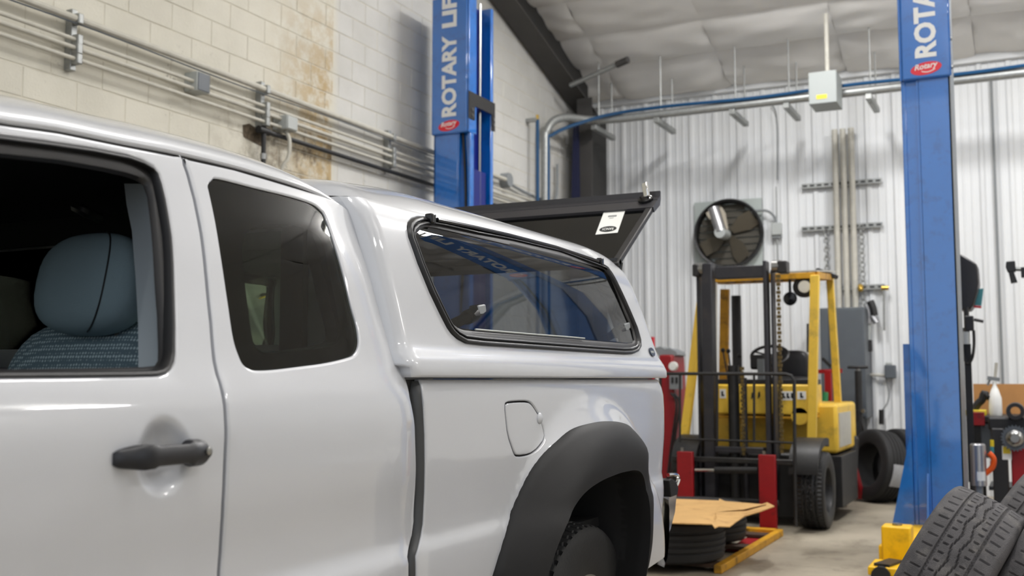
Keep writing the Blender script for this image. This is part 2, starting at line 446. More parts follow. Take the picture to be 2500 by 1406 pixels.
while xr + k * 3 * PITCHR < 7.5:
    x = xr + k * 3 * PITCHR; k += 1
    if x < XL - 0.3: continue
    if p0 is None:
        p0 = pm.build('panel', 'metalwall', wbk, local=True, angle=20, fix=False); q = p0
    else:
        q = p0.copy(); col.objects.link(q)
    q.location = (x, YB - 0.03, 0)
tr = MB().box((XL, YB - 0.07, EAVE - 0.09), (8.0, YB + 0.02, EAVE + 0.05)).build('trim_1', 'metalwall', None, smooth=False); tag(tr, kind='structure')
wr = MB().box((8.0, -4, 0), (8.2, YB + 0.2, 8)).build('wall_right', 'plainwall', None, smooth=False); tag(wr, kind='structure')
for yy in (0.5, 4.0, 7.5):       # closed overhead doors in the right wall
    pass

# ---- ceiling: vinyl faced insulation sagging between purlins
bays = [YB + 0.05, 11.2, 10.62, 10.0, 9.4, 8.8, 8.2]
ce = MB()
ce.add([(XL, bays[-1], ceil_z(bays[-1])), (8.2, bays[-1], ceil_z(bays[-1])), (8.2, 1.5, ceil_z(1.5)), (XL, 1.5, ceil_z(1.5)), (8.2, -4, ceil_z(-4)), (XL, -4, ceil_z(-4))], [(0, 1, 2, 3), (3, 2, 4, 5)])
ce.add([(XL, bays[0], ceil_z(bays[0]) + 0.12), (8.2, bays[0], ceil_z(bays[0]) + 0.12), (8.2, bays[-1], ceil_z(bays[-1]) + 0.12), (XL, bays[-1], ceil_z(bays[-1]) + 0.12)], [(0, 1, 2, 3)])
ceiling = ce.build('ceiling', 'vinyl', None, smooth=False, fix=False); tag(ceiling, kind='structure')
xs = [-4.8, -4.3] + [-4.3 + 1.28 * i for i in range(1, 9)]
rnd = random.Random(3)
for i in range(len(bays) - 1):
    for j in range(len(xs) - 1):
        n, m_ = 18, 12; rows = []
        sag = rnd.uniform(0.035, 0.085); wr_ = [(rnd.uniform(-14, 14), rnd.uniform(8, 26), rnd.uniform(0, 6), rnd.uniform(0.003, 0.009)) for _ in range(4)]
        for b_ in range(m_ + 1):
            v = b_ / m_; row = []
            for a_ in range(n + 1):
                u = a_ / n
                x = xs[j] + (xs[j + 1] - xs[j]) * u; y = bays[i] + (bays[i + 1] - bays[i]) * v
                e = (4 * v * (1 - v)) ** 0.6
                z = ceil_z(y) - 0.01 - sag * e * (0.45 + 0.55 * (4 * u * (1 - u)) ** 0.5)
                if i == 0: z -= 0.05 * (1 - abs(2 * v - 1)) * (0.6 + 0.4 * sin(u * 9 + j))
                for kx, ky, ph, am in wr_: z += am * sin(kx * x + ky * y + ph) * e
                row.append(Vector((x, y, z)))
            rows.append(row)
        MB().grid(rows).build('insulation_panel', 'vinyl', ceiling, local=True, angle=60, fix=False)

# ---- steel frame: rafter and column
l1 = atX(1206, 8, -4.76); l2 = atX(1410, 282, -4.76)
sl = (l2.z - l1.z) / (l2.y - l1.y)
def rz(y): return l1.z + sl * (y - l1.y)
ra = empty('rafter_beam', (-4.6, 11.3, rz(11.3)), label='dark steel roof beam sloping up along the top of the block wall', cat='beam')
def sbox(xa, xb, ya, yb_, o0, o1): 
    return MB().hexa([(xa, ya, rz(ya) + o0), (xb, ya, rz(ya) + o0), (xb, yb_, rz(yb_) + o0), (xa, yb_, rz(yb_) + o0), (xa, ya, rz(ya) + o1), (xb, ya, rz(ya) + o1), (xb, yb_, rz(yb_) + o1), (xa, yb_, rz(yb_) + o1)])
sbox(-4.77, -4.52, 3.0, 11.45, 0, 0.02).build('bottom_flange', 'beam', ra)
sbox(-4.655, -4.635, 3.0, 11.45, 0.02, 0.46).build('web', 'beamshade', ra)
sbox(-4.77, -4.52, 3.0, 11.45, 0.46, 0.48).build('top_flange', 'beam', ra)
xa = atY(1411, 400, 11.1).x; xb = atY(1447, 400, 11.1).x
sc = empty('steel_column', ((xa + xb) / 2, 11.4, 0), label='dark steel column in the back corner beneath the roof beam', cat='column')
MB().box((xa, 11.08, 0), (xb, 11.1, rz(11.1))).build('front_flange', 'beam', sc)
MB().box((xa + 0.08, 11.1, 0), (xa + 0.1, 11.75, rz(11.45))).build('web', 'beamshade', sc)
MB().box((xa, 11.75, 0), (atY(1466, 400, 11.75).x, 11.77, rz(11.45))).build('rear_flange', 'beamshade', sc)

# ---- hanging lamps (above the picture)
nl = 0
def high_bay(x, y, where, k=1.0):
    z = min(5.55, ceil_z(y) - 0.25)
    r_ = empty('high_bay_lamp', (x, y, z), label='white high bay lamp hanging above ' + where, cat='lamp', group='high bay lamps')
    MB().box((x - 0.18, y - 0.62, z + 0.03), (x + 0.18, y + 0.62, z + 0.11)).build('housing', 'white', r_, bevel=0.01)
    MB().box((x - 0.16, y - 0.6, z + 0.012), (x + 0.16, y + 0.6, z + 0.03)).build('diffuser', 'diffuser', r_)
    for s in (-0.5, 0.5): MB().tube([(x, y + s, z + 0.11), (x, y + s, ceil_z(y + s) - 0.05)], 0.006, 6).build('hanger', 'steel', r_)
    ld = bpy.data.lights.new('lamp_light', 'AREA'); ld.shape = 'RECTANGLE'; ld.size = 0.32; ld.size_y = 1.2; ld.energy = LAMP_POWER * k; ld.color = (1.0, 0.99, 0.985)
    lo = bpy.data.objects.new('lamp_light', ld); lo.location = (0, 0, 0.0); col.objects.link(lo); lo.parent = r_
    lu = bpy.data.lights.new('ceiling_fill', 'AREA'); lu.shape = 'RECTANGLE'; lu.size = 0.3; lu.size_y = 1.2; lu.energy = LAMP_POWER * k * 1.0; lu.color = ld.color  # added upward fill that brightens the ceiling, no part of the lamp itself
    l2_ = bpy.data.objects.new('ceiling_fill', lu); l2_.location = (0, 0, 0.125); l2_.rotation_euler = (pi, 0, 0); col.objects.link(l2_); l2_.parent = r_
for x, y, w_, k_ in ((-1.9, 8.7, 'the forklift', 1.5), (0.65, 8.7, 'the right lift post', 1.7), (6.2, 8.7, 'the far right corner', 1.8), (-0.6, 4.6, 'the camper shell', 0.8), (4.4, 4.4, 'the open right bay', 0.8), (-0.6, 0.4, 'the truck cab', 0.6), (4.4, 0.4, 'the bay door', 0.7)):
    high_bay(x, y, w_, k_)

# ---- conduits on the block wall
def wallpt(x, y, off=0.06): return atX(x, y, XL + off)
def run_conduit(label, a, b, r, off, m_='conduit', extra=None):
    za = (wallpt(*a, off).z + wallpt(*b, off).z) / 2
    pa = wallpt(*a, off); pb = wallpt(*b, off)
    pts = [(pa.x, 1.8, za)] + [(pa.x, yy, za) for yy in ()] + [(pa.x, pb.y, za)]
    if extra: pts = extra
    o = single('conduit', MB().tube(pts, r, 10), m_, label, 'pipe', group='wall conduits')
    return o, za
OFF = 0.075
def Lz(x, y): return atX(x, y, XL + OFF).z
z1, z2, z3, z4 = Lz(182, 44), Lz(180, 95), Lz(182, 118), Lz(182, 130)
YE = atX(1340, 470, XL).y
bundles = [('top grey conduit running along the cream block wall', z1, 0.021), ('second conduit from the top on the cream block wall', z2, 0.012), ('third conduit from the top on the cream block wall', z3 + 0.004, 0.013), ('lowest of the grey conduits on the cream block wall', z4 - 0.03, 0.012)]
Y3 = atX(1237, 440, XL + 0.05).y
for i, (lb, zz, r_) in enumerate(bundles):
    single('conduit', MB().tube([(XL + OFF, 1.8, zz), (XL + OFF, YE if i else Y3 - 0.08, zz)], r_, 10), 'conduit', lb, 'pipe', group='wall conduits')
# couplings and thin cable strapped under the top conduit
cb = MB(); ys = [2.0 + 0.12 * i for i in range(62)]
cb.tube([(XL + OFF + 0.01, y, z1 - 0.03 - 0.012 * (0.5 + 0.5 * sin(y * 2.6))) for y in ys], 0.0045, 6)
single('wall_cable', cb, 'darkgrey', 'thin dark cable strapped under the top wall conduit', 'cable')
for i, (x, y0, y1, pos) in enumerate(((180, 40, 138, 'nearest the camera, above the truck roof'), (640, 215, 300, 'above the black pipe elbow'), (950, 333, 402, 'beside the left blue lift post'))):
    a = atX(x, y0, XL + 0.04); 
    br = empty('strut_bracket', (XL + 0.03, a.y, z4 - 0.1), label='upright galvanised strut bracket holding wall conduits, ' + pos, cat='bracket', group='wall strut brackets')
    MB().box((XL, a.y - 0.02, z4 - 0.09), (XL + 0.05, a.y + 0.02, z1 + 0.06)).build('channel', 'galv', br, bevel=0.004)
    for zz in (z1, z2, z3, z4 - 0.03):
        MB().box((XL + 0.05, a.y - 0.018, zz - 0.03), (XL + OFF + 0.028, a.y + 0.018, zz + 0.03)).build('clamp', 'galv', br, bevel=0.006)
b1 = atX(483, 205, XL + 0.06)
jb = empty('junction_box', (XL, b1.y, b1.z - 0.05), label='small grey junction box with a blue-grey cover between the conduits', cat='junction box', group='junction boxes on the block wall')
MB().box((XL, b1.y - 0.06, b1.z - 0.06), (XL + 0.11, b1.y + 0.055, b1.z + 0.065)).build('body', 'boxgrey', jb, bevel=0.006)
MB().box((XL + 0.11, b1.y - 0.055, b1.z - 0.055), (XL + 0.116, b1.y + 0.05, b1.z + 0.06)).build('cover', 'darkgrey', jb, bevel=0.003)
b2 = atX(697, 303, XL + 0.07)
jb = empty('junction_box', (XL, b2.y, b2.z - 0.05), label='light grey junction box with a white cable dropping from it', cat='junction box', group='junction boxes on the block wall')
MB().box((XL, b2.y - 0.06, b2.z - 0.05), (XL + 0.13, b2.y + 0.06, b2.z + 0.05)).build('body', 'boxgrey', jb, bevel=0.006)
MB().box((XL + 0.13, b2.y - 0.055, b2.z - 0.045), (XL + 0.136, b2.y + 0.055, b2.z + 0.045)).build('cover', 'boxgrey', jb, bevel=0.003)
MB().tube(smooth_path([(XL + 0.07, b2.y, b2.z - 0.05), (XL + 0.115, b2.y - 0.01, b2.z - 0.12), (XL + 0.115, b2.y - 0.02, b2.z - 0.25), (XL + 0.08, b2.y - 0.06, b2.z - 0.4), (XL + 0.05, b2.y - 0.07, b2.z - 1.1), (XL + 0.05, b2.y - 0.07, b2.z - 1.7)]), 0.014, 8).build('drop_cable', 'conduit', jb)
b3 = atX(1237, 440, XL + 0.05)
jb = empty('junction_box', (XL, b3.y, b3.z - 0.06), label='round grey conduit box right of the left blue lift post', cat='junction box', group='junction boxes on the block wall')
MB().lathe([(0.0, 0), (0.075, 0), (0.075, 0.08), (0.07, 0.09), (0, 0.09)], (XL, b3.y, b3.z), (1, 0, 0), 20).build('body', 'greypaint', jb)
MB().tube(smooth_path([(XL + 0.05, b3.y + 0.05, b3.z - 0.02), (XL + 0.05, b3.y + 0.5, b3.z - 0.06), (XL + 0.05, YE - 0.1, b3.z - 0.06), (XL + 0.05, YE + 0.1, b3.z + 0.05), (XL + 0.05, YE + 0.12, b3.z + 0.4)]), 0.016, 8).build('elbow_conduit', 'greypaint', jb)
# black iron pipe with a drop
za = Lz(1000, 432); ya = atX(644, 330, XL + 0.06).y
bp_ = empty('black_pipe', (XL + 0.06, ya, za - 1.2), label='black iron pipe along the block wall with a drop at its end', cat='pipe')
MB().tube([(XL + 0.06, ya, za), (XL + 0.06, YE, za)], 0.017, 10).build('run', 'blackm', bp_)
MB().tube([(XL + 0.06, ya, za + 0.03), (XL + 0.06, ya, za - 1.2)], 0.017, 10).build('drop', 'blackm', bp_)
MB().tube([(XL + 0.06, ya - 0.06, za), (XL + 0.06, ya + 0.05, za)], 0.027, 12).build('tee', 'blackm', bp_)
MB().tube([(XL + 0.06, ya, za - 0.16), (XL + 0.06, ya, za - 0.2)], 0.023, 12).build('union', 'steel', bp_)
hp = atX(615, 330, XL); 
hp_ = MB().add([(XL + 0.002, hp.y - 0.10, hp.z + 0.05), (XL + 0.002, hp.y - 0.03, hp.z + 0.075), (XL + 0.002, hp.y + 0.08, hp.z + 0.05), (XL + 0.002, hp.y + 0.13, hp.z + 0.02), (XL + 0.002, hp.y + 0.12, hp.z - 0.06), (XL + 0.002, hp.y, hp.z - 0.045), (XL + 0.002, hp.y - 0.09, hp.z - 0.03)], [(0, 1, 2, 3, 4, 5, 6)])
M['hole'] = mat('broken_block_hole', (92, 80, 64), 0.9, noise=0.5, scale=40, bump=0.6, bscale=60)
hp_.build('broken_patch', 'hole', wl, fix=False)

# ---- blue air hose drop on the block wall and the big pipe round the back
hd = atX(1312, 292, XL + 0.13)
ah = empty('air_hose', (XL + 0.06, hd.y, 1.4), label='straight blue air hose hanging down the block wall', cat='hose')
MB().tube([(XL + 0.13, hd.y, hd.z), (XL + 0.13, hd.y, 1.4)], 0.02, 8).build('hose', 'hoseblue', ah)
MB().box((XL, hd.y - 0.02, hd.z - 0.02), (XL + 0.13, hd.y + 0.02, hd.z + 0.02)).build('wall_bracket', 'galv', ah)
MB().tube([(XL + 0.13, hd.y, hd.z + 0.05), (XL + 0.13, hd.y, hd.z - 0.02)], 0.017, 8).build('fitting', 'brass', ah)
YP = 10.95
pz = atY(1900, 246, YP).z
pp = atX(1347, 360, XL + 0.2); 
P_ = [(XL + 0.12, pp.y + 0.0, 1.2), (XL + 0.12, pp.y, pp.z - 0.15), (XL + 0.13, pp.y + 0.03, pz - 0.2), (XL + 0.22, pp.y + 0.2, pz - 0.03), (XL + 0.45, YP - 0.08, pz), (XL + 0.8, YP, pz)]
mp = empty('overhead_pipe', (-1.0, YP, pz - 0.1), label='long grey pipe running across the back wall below the ceiling', cat='pipe')
MB().tube(smooth_path(P_, 8) + [Vector((7.5, YP, pz))], 0.045, 14).build('pipe', 'galv', mp)
bh = [(x, YP - 0.05, pz + 0.055 + 0.01 * sin(x * 3.1)) for x in [-4.0 + 0.25 * i for i in range(44)]]
single('air_line', MB().tube(smooth_path([(XL + 0.16, pp.y, 1.3), (XL + 0.16, pp.y, pp.z - 0.1), (XL + 0.17, pp.y + 0.05, pz - 0.25), (XL + 0.5, YP - 0.2, pz - 0.02)] + bh, 4), 0.02, 8), 'hoseblue', 'blue air line riding on the long pipe below the ceiling', 'hose')
for i, (xp, yp) in enumerate(((1455, 288), (1607, 266), (1790, 243), (1922, 232), (2122, 212))):
    x = atY(xp, yp, YP).x
    ar = empty('pipe_hanger', (x, YP + 0.2, pz - 0.1), label='strut arm and hanger rod carrying the back pipe, number %s from the corner' % ('one', 'two', 'three', 'four', 'five')[i], cat='hanger', group='pipe hangers on the back wall')
    MB().box((x - 0.03, YP - 0.08, pz - 0.105), (x + 0.03, YP + 0.55, pz - 0.05)).build('arm', 'galv', ar, bevel=0.004)
    MB().tube([(x, YP + 0.09, pz - 0.11), (x, YP + 0.09, ceil_z(YP) - 0.03)], 0.009, 6).build('rod', 'galv', ar)
    MB().tube([(x, YP + 0.5, pz - 0.11), (x, YP + 0.5, ceil_z(YP + 0.5) - 0.03)], 0.009, 6).build('rod', 'galv', ar)
# brace in front of the rafter
ba = atX(1393, 208, -4.53); bb = atY(1528, 148, ba.y - 0.2)
br = empty('brace_rod', ba, label='slanting grey brace rod with a dark end by the roof beam', cat='rod')
MB().tube([ba, bb], 0.028, 8).build('rod', 'galv', br); d_ = (bb - ba).normalized()
MB().tube([bb - d_ * 0.12, bb + d_ * 0.03], 0.04, 8).build('end', 'beam', br)
# dark blue strap beside the steel column
M['tarp'] = mat('dark_blue_tarp', (14, 20, 56), 0.6)
a0 = atY(1399, 300, 10.95); a1 = atY(1409, 300, 10.95); b0 = atY(1390, 500, 10.95); b1_ = atY(1413, 500, 10.95)
dz = Vector((0, 0, -0.9))
single('blue_strap', MB().hexa([b0 + dz, b1_ + dz, b1_ + dz + Vector((0, .06, 0)), b0 + dz + Vector((0, .06, 0)), a0, a1, a1 + Vector((0, .06, 0)), a0 + Vector((0, .06, 0))]), 'tarp', 'dark blue strap hanging beside the steel corner column', 'strap')
# ================================================================== THE PICKUP TRUCK
# local frame of the truck: x = towards the tailgate, y = from the near side inwards, z = up; origin under the rear axle
_z0 = 3.2
T0 = _f * _z0 + _r * ((1425 - 1250) / F * _z0)
WID = 1.80
truck = empty('pickup_truck', T0, pi / 2, label='white extended cab pickup truck parked along the left', cat='truck')
cap = empty('truck_cap', T0 + Vector((0, 0, 1.18)), pi / 2, label='white camper shell with tinted windows on the truck bed', cat='camper shell')
CAPZ = 1.18
def loc(x, y, w=0.0):
    p = atX(x, y, T0.x - w); return p.y - T0.y, p.z

cabW0 = pchip([(0.40, 0.07), (0.55, 0.02), (0.70, 0.0), (0.785, 0.0), (0.82, 0.012), (0.86, 0.012), (1.0, 0.002), (1.08, 0.002), (1.13, 0.008), (1.165, 0.02), (1.19, 0.034), (1.30, 0.075), (1.42, 0.115), (1.52, 0.155), (1.60, 0.19), (1.64, 0.22)])
def Wcab(s, z):
    z = max(0.3, min(1.7, z)); w = cabW0(z)
    if s > -1.10: w += 0.018 * min(1.3, max(0, s + 1.10) / 0.16) ** 2      # cab turns in towards its rear edge
    if s < -2.2: w += 0.05 * min(1, (-2.2 - s) / 1.0) ** 2
    return w
bedW0 = pchip([(0.40, 0.09), (0.52, 0.045), (0.60, 0.03), (0.76, 0.022), (0.80, 0.024), (0.835, 0.032), (0.9, 0.03), (1.0, 0.026), (1.12, 0.026), (1.16, 0.034), (1.18, 0.045)])
def rear_s(z): return 0.985 - 0.16 * max(0, (1.02 - z)) ** 1.5 * 1.4 - 0.42 * max(0, z - 1.06) ** 1.4
def Wbed(s, z):
    z = max(0.3, min(1.25, z)); w = bedW0(z)
    r = hypot((s - 0.12) / 1.02, (z - 0.42) / 1.05)
    w -= 0.062 * smooth01((0.69 - r) / 0.15)
    R = 0.17; e = s - (rear_s(z) - R)
    if e > 0: w += R - sqrt(max(0.0, R * R - min(e, R * 0.995) ** 2))
    if s < -0.86: w += 0.02 * min(1.3, (-0.86 - s) / 0.09) ** 2
    return w
capW0 = pchip([(1.17, 0.020), (1.20, 0.016), (1.222, 0.020), (1.25, 0.040), (1.275, 0.050), (1.40, 0.085), (1.52, 0.122), (1.565, 0.142), (1.60, 0.172), (1.625, 0.21)])
def cap_rear(z): return 0.945 - 0.30 * max(0, z - 1.18) ** 1.25
def cap_front(z): return -0.965
def Wcap(s, z):
    z = max(1.1, min(1.65, z)); w = capW0(z)
    R = 0.11; e = s - (cap_rear(z) - R)
    if e > 0: w += R - sqrt(max(0.0, R * R - min(e, R * 0.99) ** 2))
    R = 0.05; e = (cap_front(z) + R) - s
    if e > 0: w += R - sqrt(max(0.0, R * R - min(e, R * 0.99) ** 2))
    return w
def trace(pts, W):
    out = []
    for x, y in pts:
        w = 0.05
        for _ in range(25):
            s, z = loc(x, y, w); w = 0.5 * w + 0.5 * W(s, z)
        out.append((s, z))
    return out

# ---- polygon tools
def resample(poly, step, closed=True, rnd=0):
    n = len(poly); out = []
    rng = range(n if closed else n - 1)
    for i in rng:
        a = poly[i]; b = poly[(i + 1) % n]; L = hypot(b[0] - a[0], b[1] - a[1]); k = max(1, int(round(L / step)))
        for j in range(k): t = j / k; out.append((a[0] + (b[0] - a[0]) * t, a[1] + (b[1] - a[1]) * t))
    if not closed: out.append(poly[-1])
    return out
def spline(poly, n=8, closed=True):
    m = len(poly); out = []
    for i in range(m if closed else m - 1):
        g_ = lambda k: poly[k % m] if closed else poly[max(0, min(m - 1, k))]
        p0, p1, p2, p3 = g_(i - 1), g_(i), g_(i + 1), g_(i + 2)
        for k in range(n):
            t = k / n
            out.append(tuple(0.5 * (2 * p1[c] + (p2[c] - p0[c]) * t + (2 * p0[c] - 5 * p1[c] + 4 * p2[c] - p3[c]) * t * t + (3 * p1[c] - p0[c] - 3 * p2[c] + p3[c]) * t ** 3) for c in (0, 1)))
    if not closed: out.append(poly[-1])
    return out
def area(p): return 0.5 * sum(p[i][0] * p[(i + 1) % len(p)][1] - p[(i + 1) % len(p)][0] * p[i][1] for i in range(len(p)))
def ccw(p): return p if area(p) > 0 else p[::-1]
def offset(p, d):      # inwards for ccw polygons when d > 0
    n = len(p); out = []
    for i in range(n):
        a = p[i - 1]; b = p[(i + 1) % n]; tx, ty = b[0] - a[0], b[1] - a[1]; L = hypot(tx, ty) or 1
        out.append((p[i][0] - ty / L * d, p[i][1] + tx / L * d))
    return out
def inside(p, q):
    x, y = p; c = False; j = len(q) - 1
    for i in range(len(q)):
        if (q[i][1] > y) != (q[j][1] > y) and x < (q[j][0] - q[i][0]) * (y - q[i][1]) / (q[j][1] - q[i][1]) + q[i][0]: c = not c
        j = i
    return c
def chaikin(p, k=2):
    for _ in range(k):
        q = []
        for i in range(len(p)):
            a = p[i]; b = p[(i + 1) % len(p)]
            q += [(a[0] * .75 + b[0] * .25, a[1] * .75 + b[1] * .25), (a[0] * .25 + b[0] * .75, a[1] * .25 + b[1] * .75)]
        p = q
    return p
def surf_n(W, s, z, mir):
    h = 0.004
    ws = (W(s + h, z) - W(s - h, z)) / (2 * h); wz = (W(s, z + h) - W(s, z - h)) / (2 * h)
    v = Vector((ws, -1, wz)).normalized()
    if mir: v.y = -v.y
    return v
def panel(name, outline, holes, W, m, parent, grid=0.03, flange=0.03, roll=0.005, step=0.014, mir=False, zoff=0.0, extra=0.0, hole_flange=None, flat_top=9.0, dense=()):
    """a curved sheet traced by a closed outline (s,z) with holes, lying on w = W(s,z), edges rolled in"""
    outs = ccw(resample(outline, step)); hs = [ccw(resample(h, step)) for h in holes]
    rings = [(outs, 1)] + [(h, -1) for h in hs]
    pts = []; kind = []; edges = []; rim = []
    for ring, sg in rings:
        n = len(ring); base = len(pts); ins = offset(ring, sg * roll)
        for i, p in enumerate(ring): pts.append(p); kind.append((1, ring, i, sg))
        edges += [(base + i, base + (i + 1) % n) for i in range(n)]
        rim.append((base, n, sg))
        for p in ins: pts.append(p); kind.append((0, None, 0, 0))
        edges += [(base + n + i, base + n + (i + 1) % n) for i in range(n)]
    x0 = min(p[0] for p in outs); x1 = max(p[0] for p in outs); y0 = min(p[1] for p in outs); y1 = max(p[1] for p in outs)
    allr = [p for ring, _ in rings for p in ring]
    cell = {}
    for p in allr: cell.setdefault((int(p[0] // 0.03), int(p[1] // 0.03)), []).append(p)
    nx = int((x1 - x0) / grid) + 1; ny = int((y1 - y0) / grid) + 1
    for i in range(1, nx + 1):
        for j in range(1, ny + 1):
            p = (x0 + i * grid, y0 + j * grid)
            if not inside(p, outs) or any(inside(p, h) for h in hs): continue
            cx, cy = int(p[0] // 0.03), int(p[1] // 0.03); ok = True
            for a in (-1, 0, 1):
                for b in (-1, 0, 1):
                    for q in cell.get((cx + a, cy + b), ()):
                        if hypot(q[0] - p[0], q[1] - p[1]) < roll + 0.006: ok = False; break
            if ok: pts.append(p); kind.append((0, None, 0, 0))
    for (dx_, dy_, dr_, ds_) in dense:
        k_ = int(dr_ / ds_) + 1
        for i in range(-k_, k_ + 1):
            for j in range(-k_, k_ + 1):
                p = (dx_ + i * ds_ + 0.0003, dy_ + j * ds_ + 0.0003)
                if hypot(i * ds_, j * ds_) < dr_: pts.append(p); kind.append((0, None, 0, 0))
    res = geometry.delaunay_2d_cdt([Vector(p) for p in pts], edges, [], 0, 1e-7, True)
    V, _, T = res[0], res[1], res[2]; orig = res[3]
    nv = [(v.x, v.y) for v in V]
    tris = []
    for t in T:
        c = (sum(nv[i][0] for i in t) / 3, sum(nv[i][1] for i in t) / 3)
        if inside(c, outs) and not any(inside(c, h) for h in hs): tris.append(tuple(t))
    k2 = []; o2n = {}
    for i, ol in enumerate(orig):
        kk = (0, None, 0, 0)
        for o in ol:
            o2n[o] = i
            if kind[o][0] == 1: kk = kind[o]
        k2.append(kk)
    verts = []; norms = []
    def P3(s, z, w): return Vector((s, (WID - w) if mir else w, z - zoff))
    for i, (s, z) in enumerate(nv):
        n = surf_n(W, s, z, mir); w = W(s, z) - extra
        if k2[i][0] and z < flat_top:
            _, ring, ri, sg = k2[i]
            a = ring[ri - 1]; b = ring[(ri + 1) % len(ring)]; tx, ty = b[0] - a[0], b[1] - a[1]; L = hypot(tx, ty) or 1
            on = Vector((ty / L * sg, 0, -tx / L * sg)); w += roll * 0.8
            n = (n + on * 0.9).normalized()
        verts.append(P3(s, z, w)); norms.append(n)
    faces = [(t if not mir else t[::-1]) for t in tris]
    # orientation: outward is -y for the near side
    def fix(fc):
        a, b, c = [verts[i] for i in fc[:3]]; nn = (b - a).cross(c - a)
        return fc if nn.dot(norms[fc[0]]) >= 0 else tuple(reversed(fc))
    faces = [fix(f_) for f_ in faces]
    for base, n, sg in rim:
        fl_ = flange if (sg > 0 or hole_flange is None) else hole_flange
        ring = [pts[base + i] for i in range(n)]; b0 = len(verts)
        for i, p in enumerate(ring):
            a = ring[i - 1]; b = ring[(i + 1) % n]; tx, ty = b[0] - a[0], b[1] - a[1]; L = hypot(tx, ty) or 1
            on = Vector((ty / L * sg, 0, -tx / L * sg)); w = W(*p) - extra + (roll * 0.8 if p[1] < flat_top else 0.0)
            verts.append(P3(p[0], p[1], w)); norms.append(on); verts.append(P3(p[0], p[1], w + fl_)); norms.append(on)
        for i in range(n):
            j = (i + 1) % n; q = (b0 + 2 * i, b0 + 2 * j, b0 + 2 * j + 1, b0 + 2 * i + 1); faces.append(fix(q))
    me = bpy.data.meshes.new(name); me.from_pydata(verts, [], faces)
    me.polygons.foreach_set('use_smooth', [True] * len(me.polygons))
    me.normals_split_custom_set_from_vertices(norms)
    me.materials.append(M[m]); o = bpy.data.objects.new(name, me); col.objects.link(o); o.parent = parent
    return o
def band(name, outer, inner, W, m, parent, extra=0.006, thick=0.02, mir=False, zoff=0.0, rounds=True, inner_extra=None):
    """a moulding strip between two closed outlines with equal point counts; rounded in section"""
    n = len(outer); rows = []; K = 7
    for i in range(n):
        r = []
        for k in range(K):
            t = k / (K - 1); s = outer[i][0] * (1 - t) + inner[i][0] * t; z = outer[i][1] * (1 - t) + inner[i][1] * t
            e = extra * (1 - t) + (extra if inner_extra is None else inner_extra) * t
            hgt = (e + thick) * (sqrt(max(0, 1 - (2 * t - 1) ** 4)) if rounds else 1) - thick
            w = W(s, z) - hgt
            r.append(Vector((s, (WID - w) if mir else w, z - zoff)))
        rows.append(r)
    rows.append(rows[0])
    return MB().grid(rows).build(name, m, parent, local=True, angle=50)
def match(inner, outer, n=120):
    """resample two closed loops to n points by arc length, starting at the points nearest the lower left"""
    def rs(p):
        p = ccw(p); i0 = min(range(len(p)), key=lambda i: p[i][0] * 0.3 + p[i][1]); p = p[i0:] + p[:i0]
        L = [0.0]
        for i in range(len(p)): L.append(L[-1] + hypot(p[(i + 1) % len(p)][0] - p[i][0], p[(i + 1) % len(p)][1] - p[i][1]))
        out = []; k = 0
        for j in range(n):
            d = L[-1] * j / n
            while L[k + 1] < d: k += 1
            t = (d - L[k]) / max(1e-9, L[k + 1] - L[k]); a = p[k % len(p)]; b = p[(k + 1) % len(p)]
            out.append((a[0] + (b[0] - a[0]) * t, a[1] + (b[1] - a[1]) * t))
        return out
    return rs(inner), rs(outer)
def nearest_match(inner, outer, n=140):
    """points of the outer loop, each paired with its nearest point on the inner loop"""
    o = ccw(resample(outer, sum(hypot(outer[i][0] - outer[i - 1][0], outer[i][1] - outer[i - 1][1]) for i in range(len(outer))) / n))
    q = resample(inner, 0.003)
    return o, [min(q, key=lambda b: (a[0] - b[0]) ** 2 + (a[1] - b[1]) ** 2) for a in o]

# ---- traced outlines on the near side
seam = trace([(0, 291), (142, 312), (285, 342), (436, 373)], Wcab)
dseam = trace([(440, 376), (446, 384), (461, 422), (478, 485), (495, 570), (509, 693), (519, 790), (527, 880), (541, 934), (550, 972), (555, 1026), (554, 1116), (549, 1224), (542, 1350), (538, 1406)], Wcab)
s_d = dseam[-1][0]
front_door = [(-2.62, 0.46), (s_d - 0.012, 0.46), (s_d - 0.006, 0.6)] + [(a - 0.004, b) for a, b in dseam[::-1]] + [(a, b - 0.009) for a, b in seam[::-1]] + [(-2.1, seam[0][1] - 0.03), (-2.25, 1.48), (-2.62, 1.24), (-2.66, 1.0)]
fw_out = trace([(0, 328), (114, 343), (228, 360), (313, 377), (350, 390), (376, 405), (390, 422), (399, 450), (408, 488), (417, 540), (423, 582), (427, 650), (429, 722), (431, 800), (431, 863), (428, 885), (420, 902), (407, 913), (388, 918), (329, 920), (188, 922), (0, 924)], Wcab)
fw_in = trace([(0, 384), (141, 399), (250, 418), (310, 432), (336, 441), (352, 454), (361, 482), (368, 535), (378, 675), (385, 769), (388, 850), (387, 885), (380, 893), (355, 896), (188, 899), (0, 902)], lambda s, z: Wcab(s, z) + 0.028)
zb = fw_out[-1][1]; zi = fw_in[-1][1]
fw_out = fw_out + [(-2.42, zb), (-2.50, zb + 0.01), (-2.30, fw_out[0][1] - 0.07), (-2.2, fw_out[0][1] - 0.02)]
fw_in = fw_in + [(-2.40, zi), (-2.44, zi + 0.01), (-2.27, fw_in[0][1] - 0.08), (-2.19, fw_in[0][1] - 0.035)]
acc_top = trace([(447, 379), (571, 407), (685, 441), (770, 467), (815, 482), (835, 494)], Wcab)
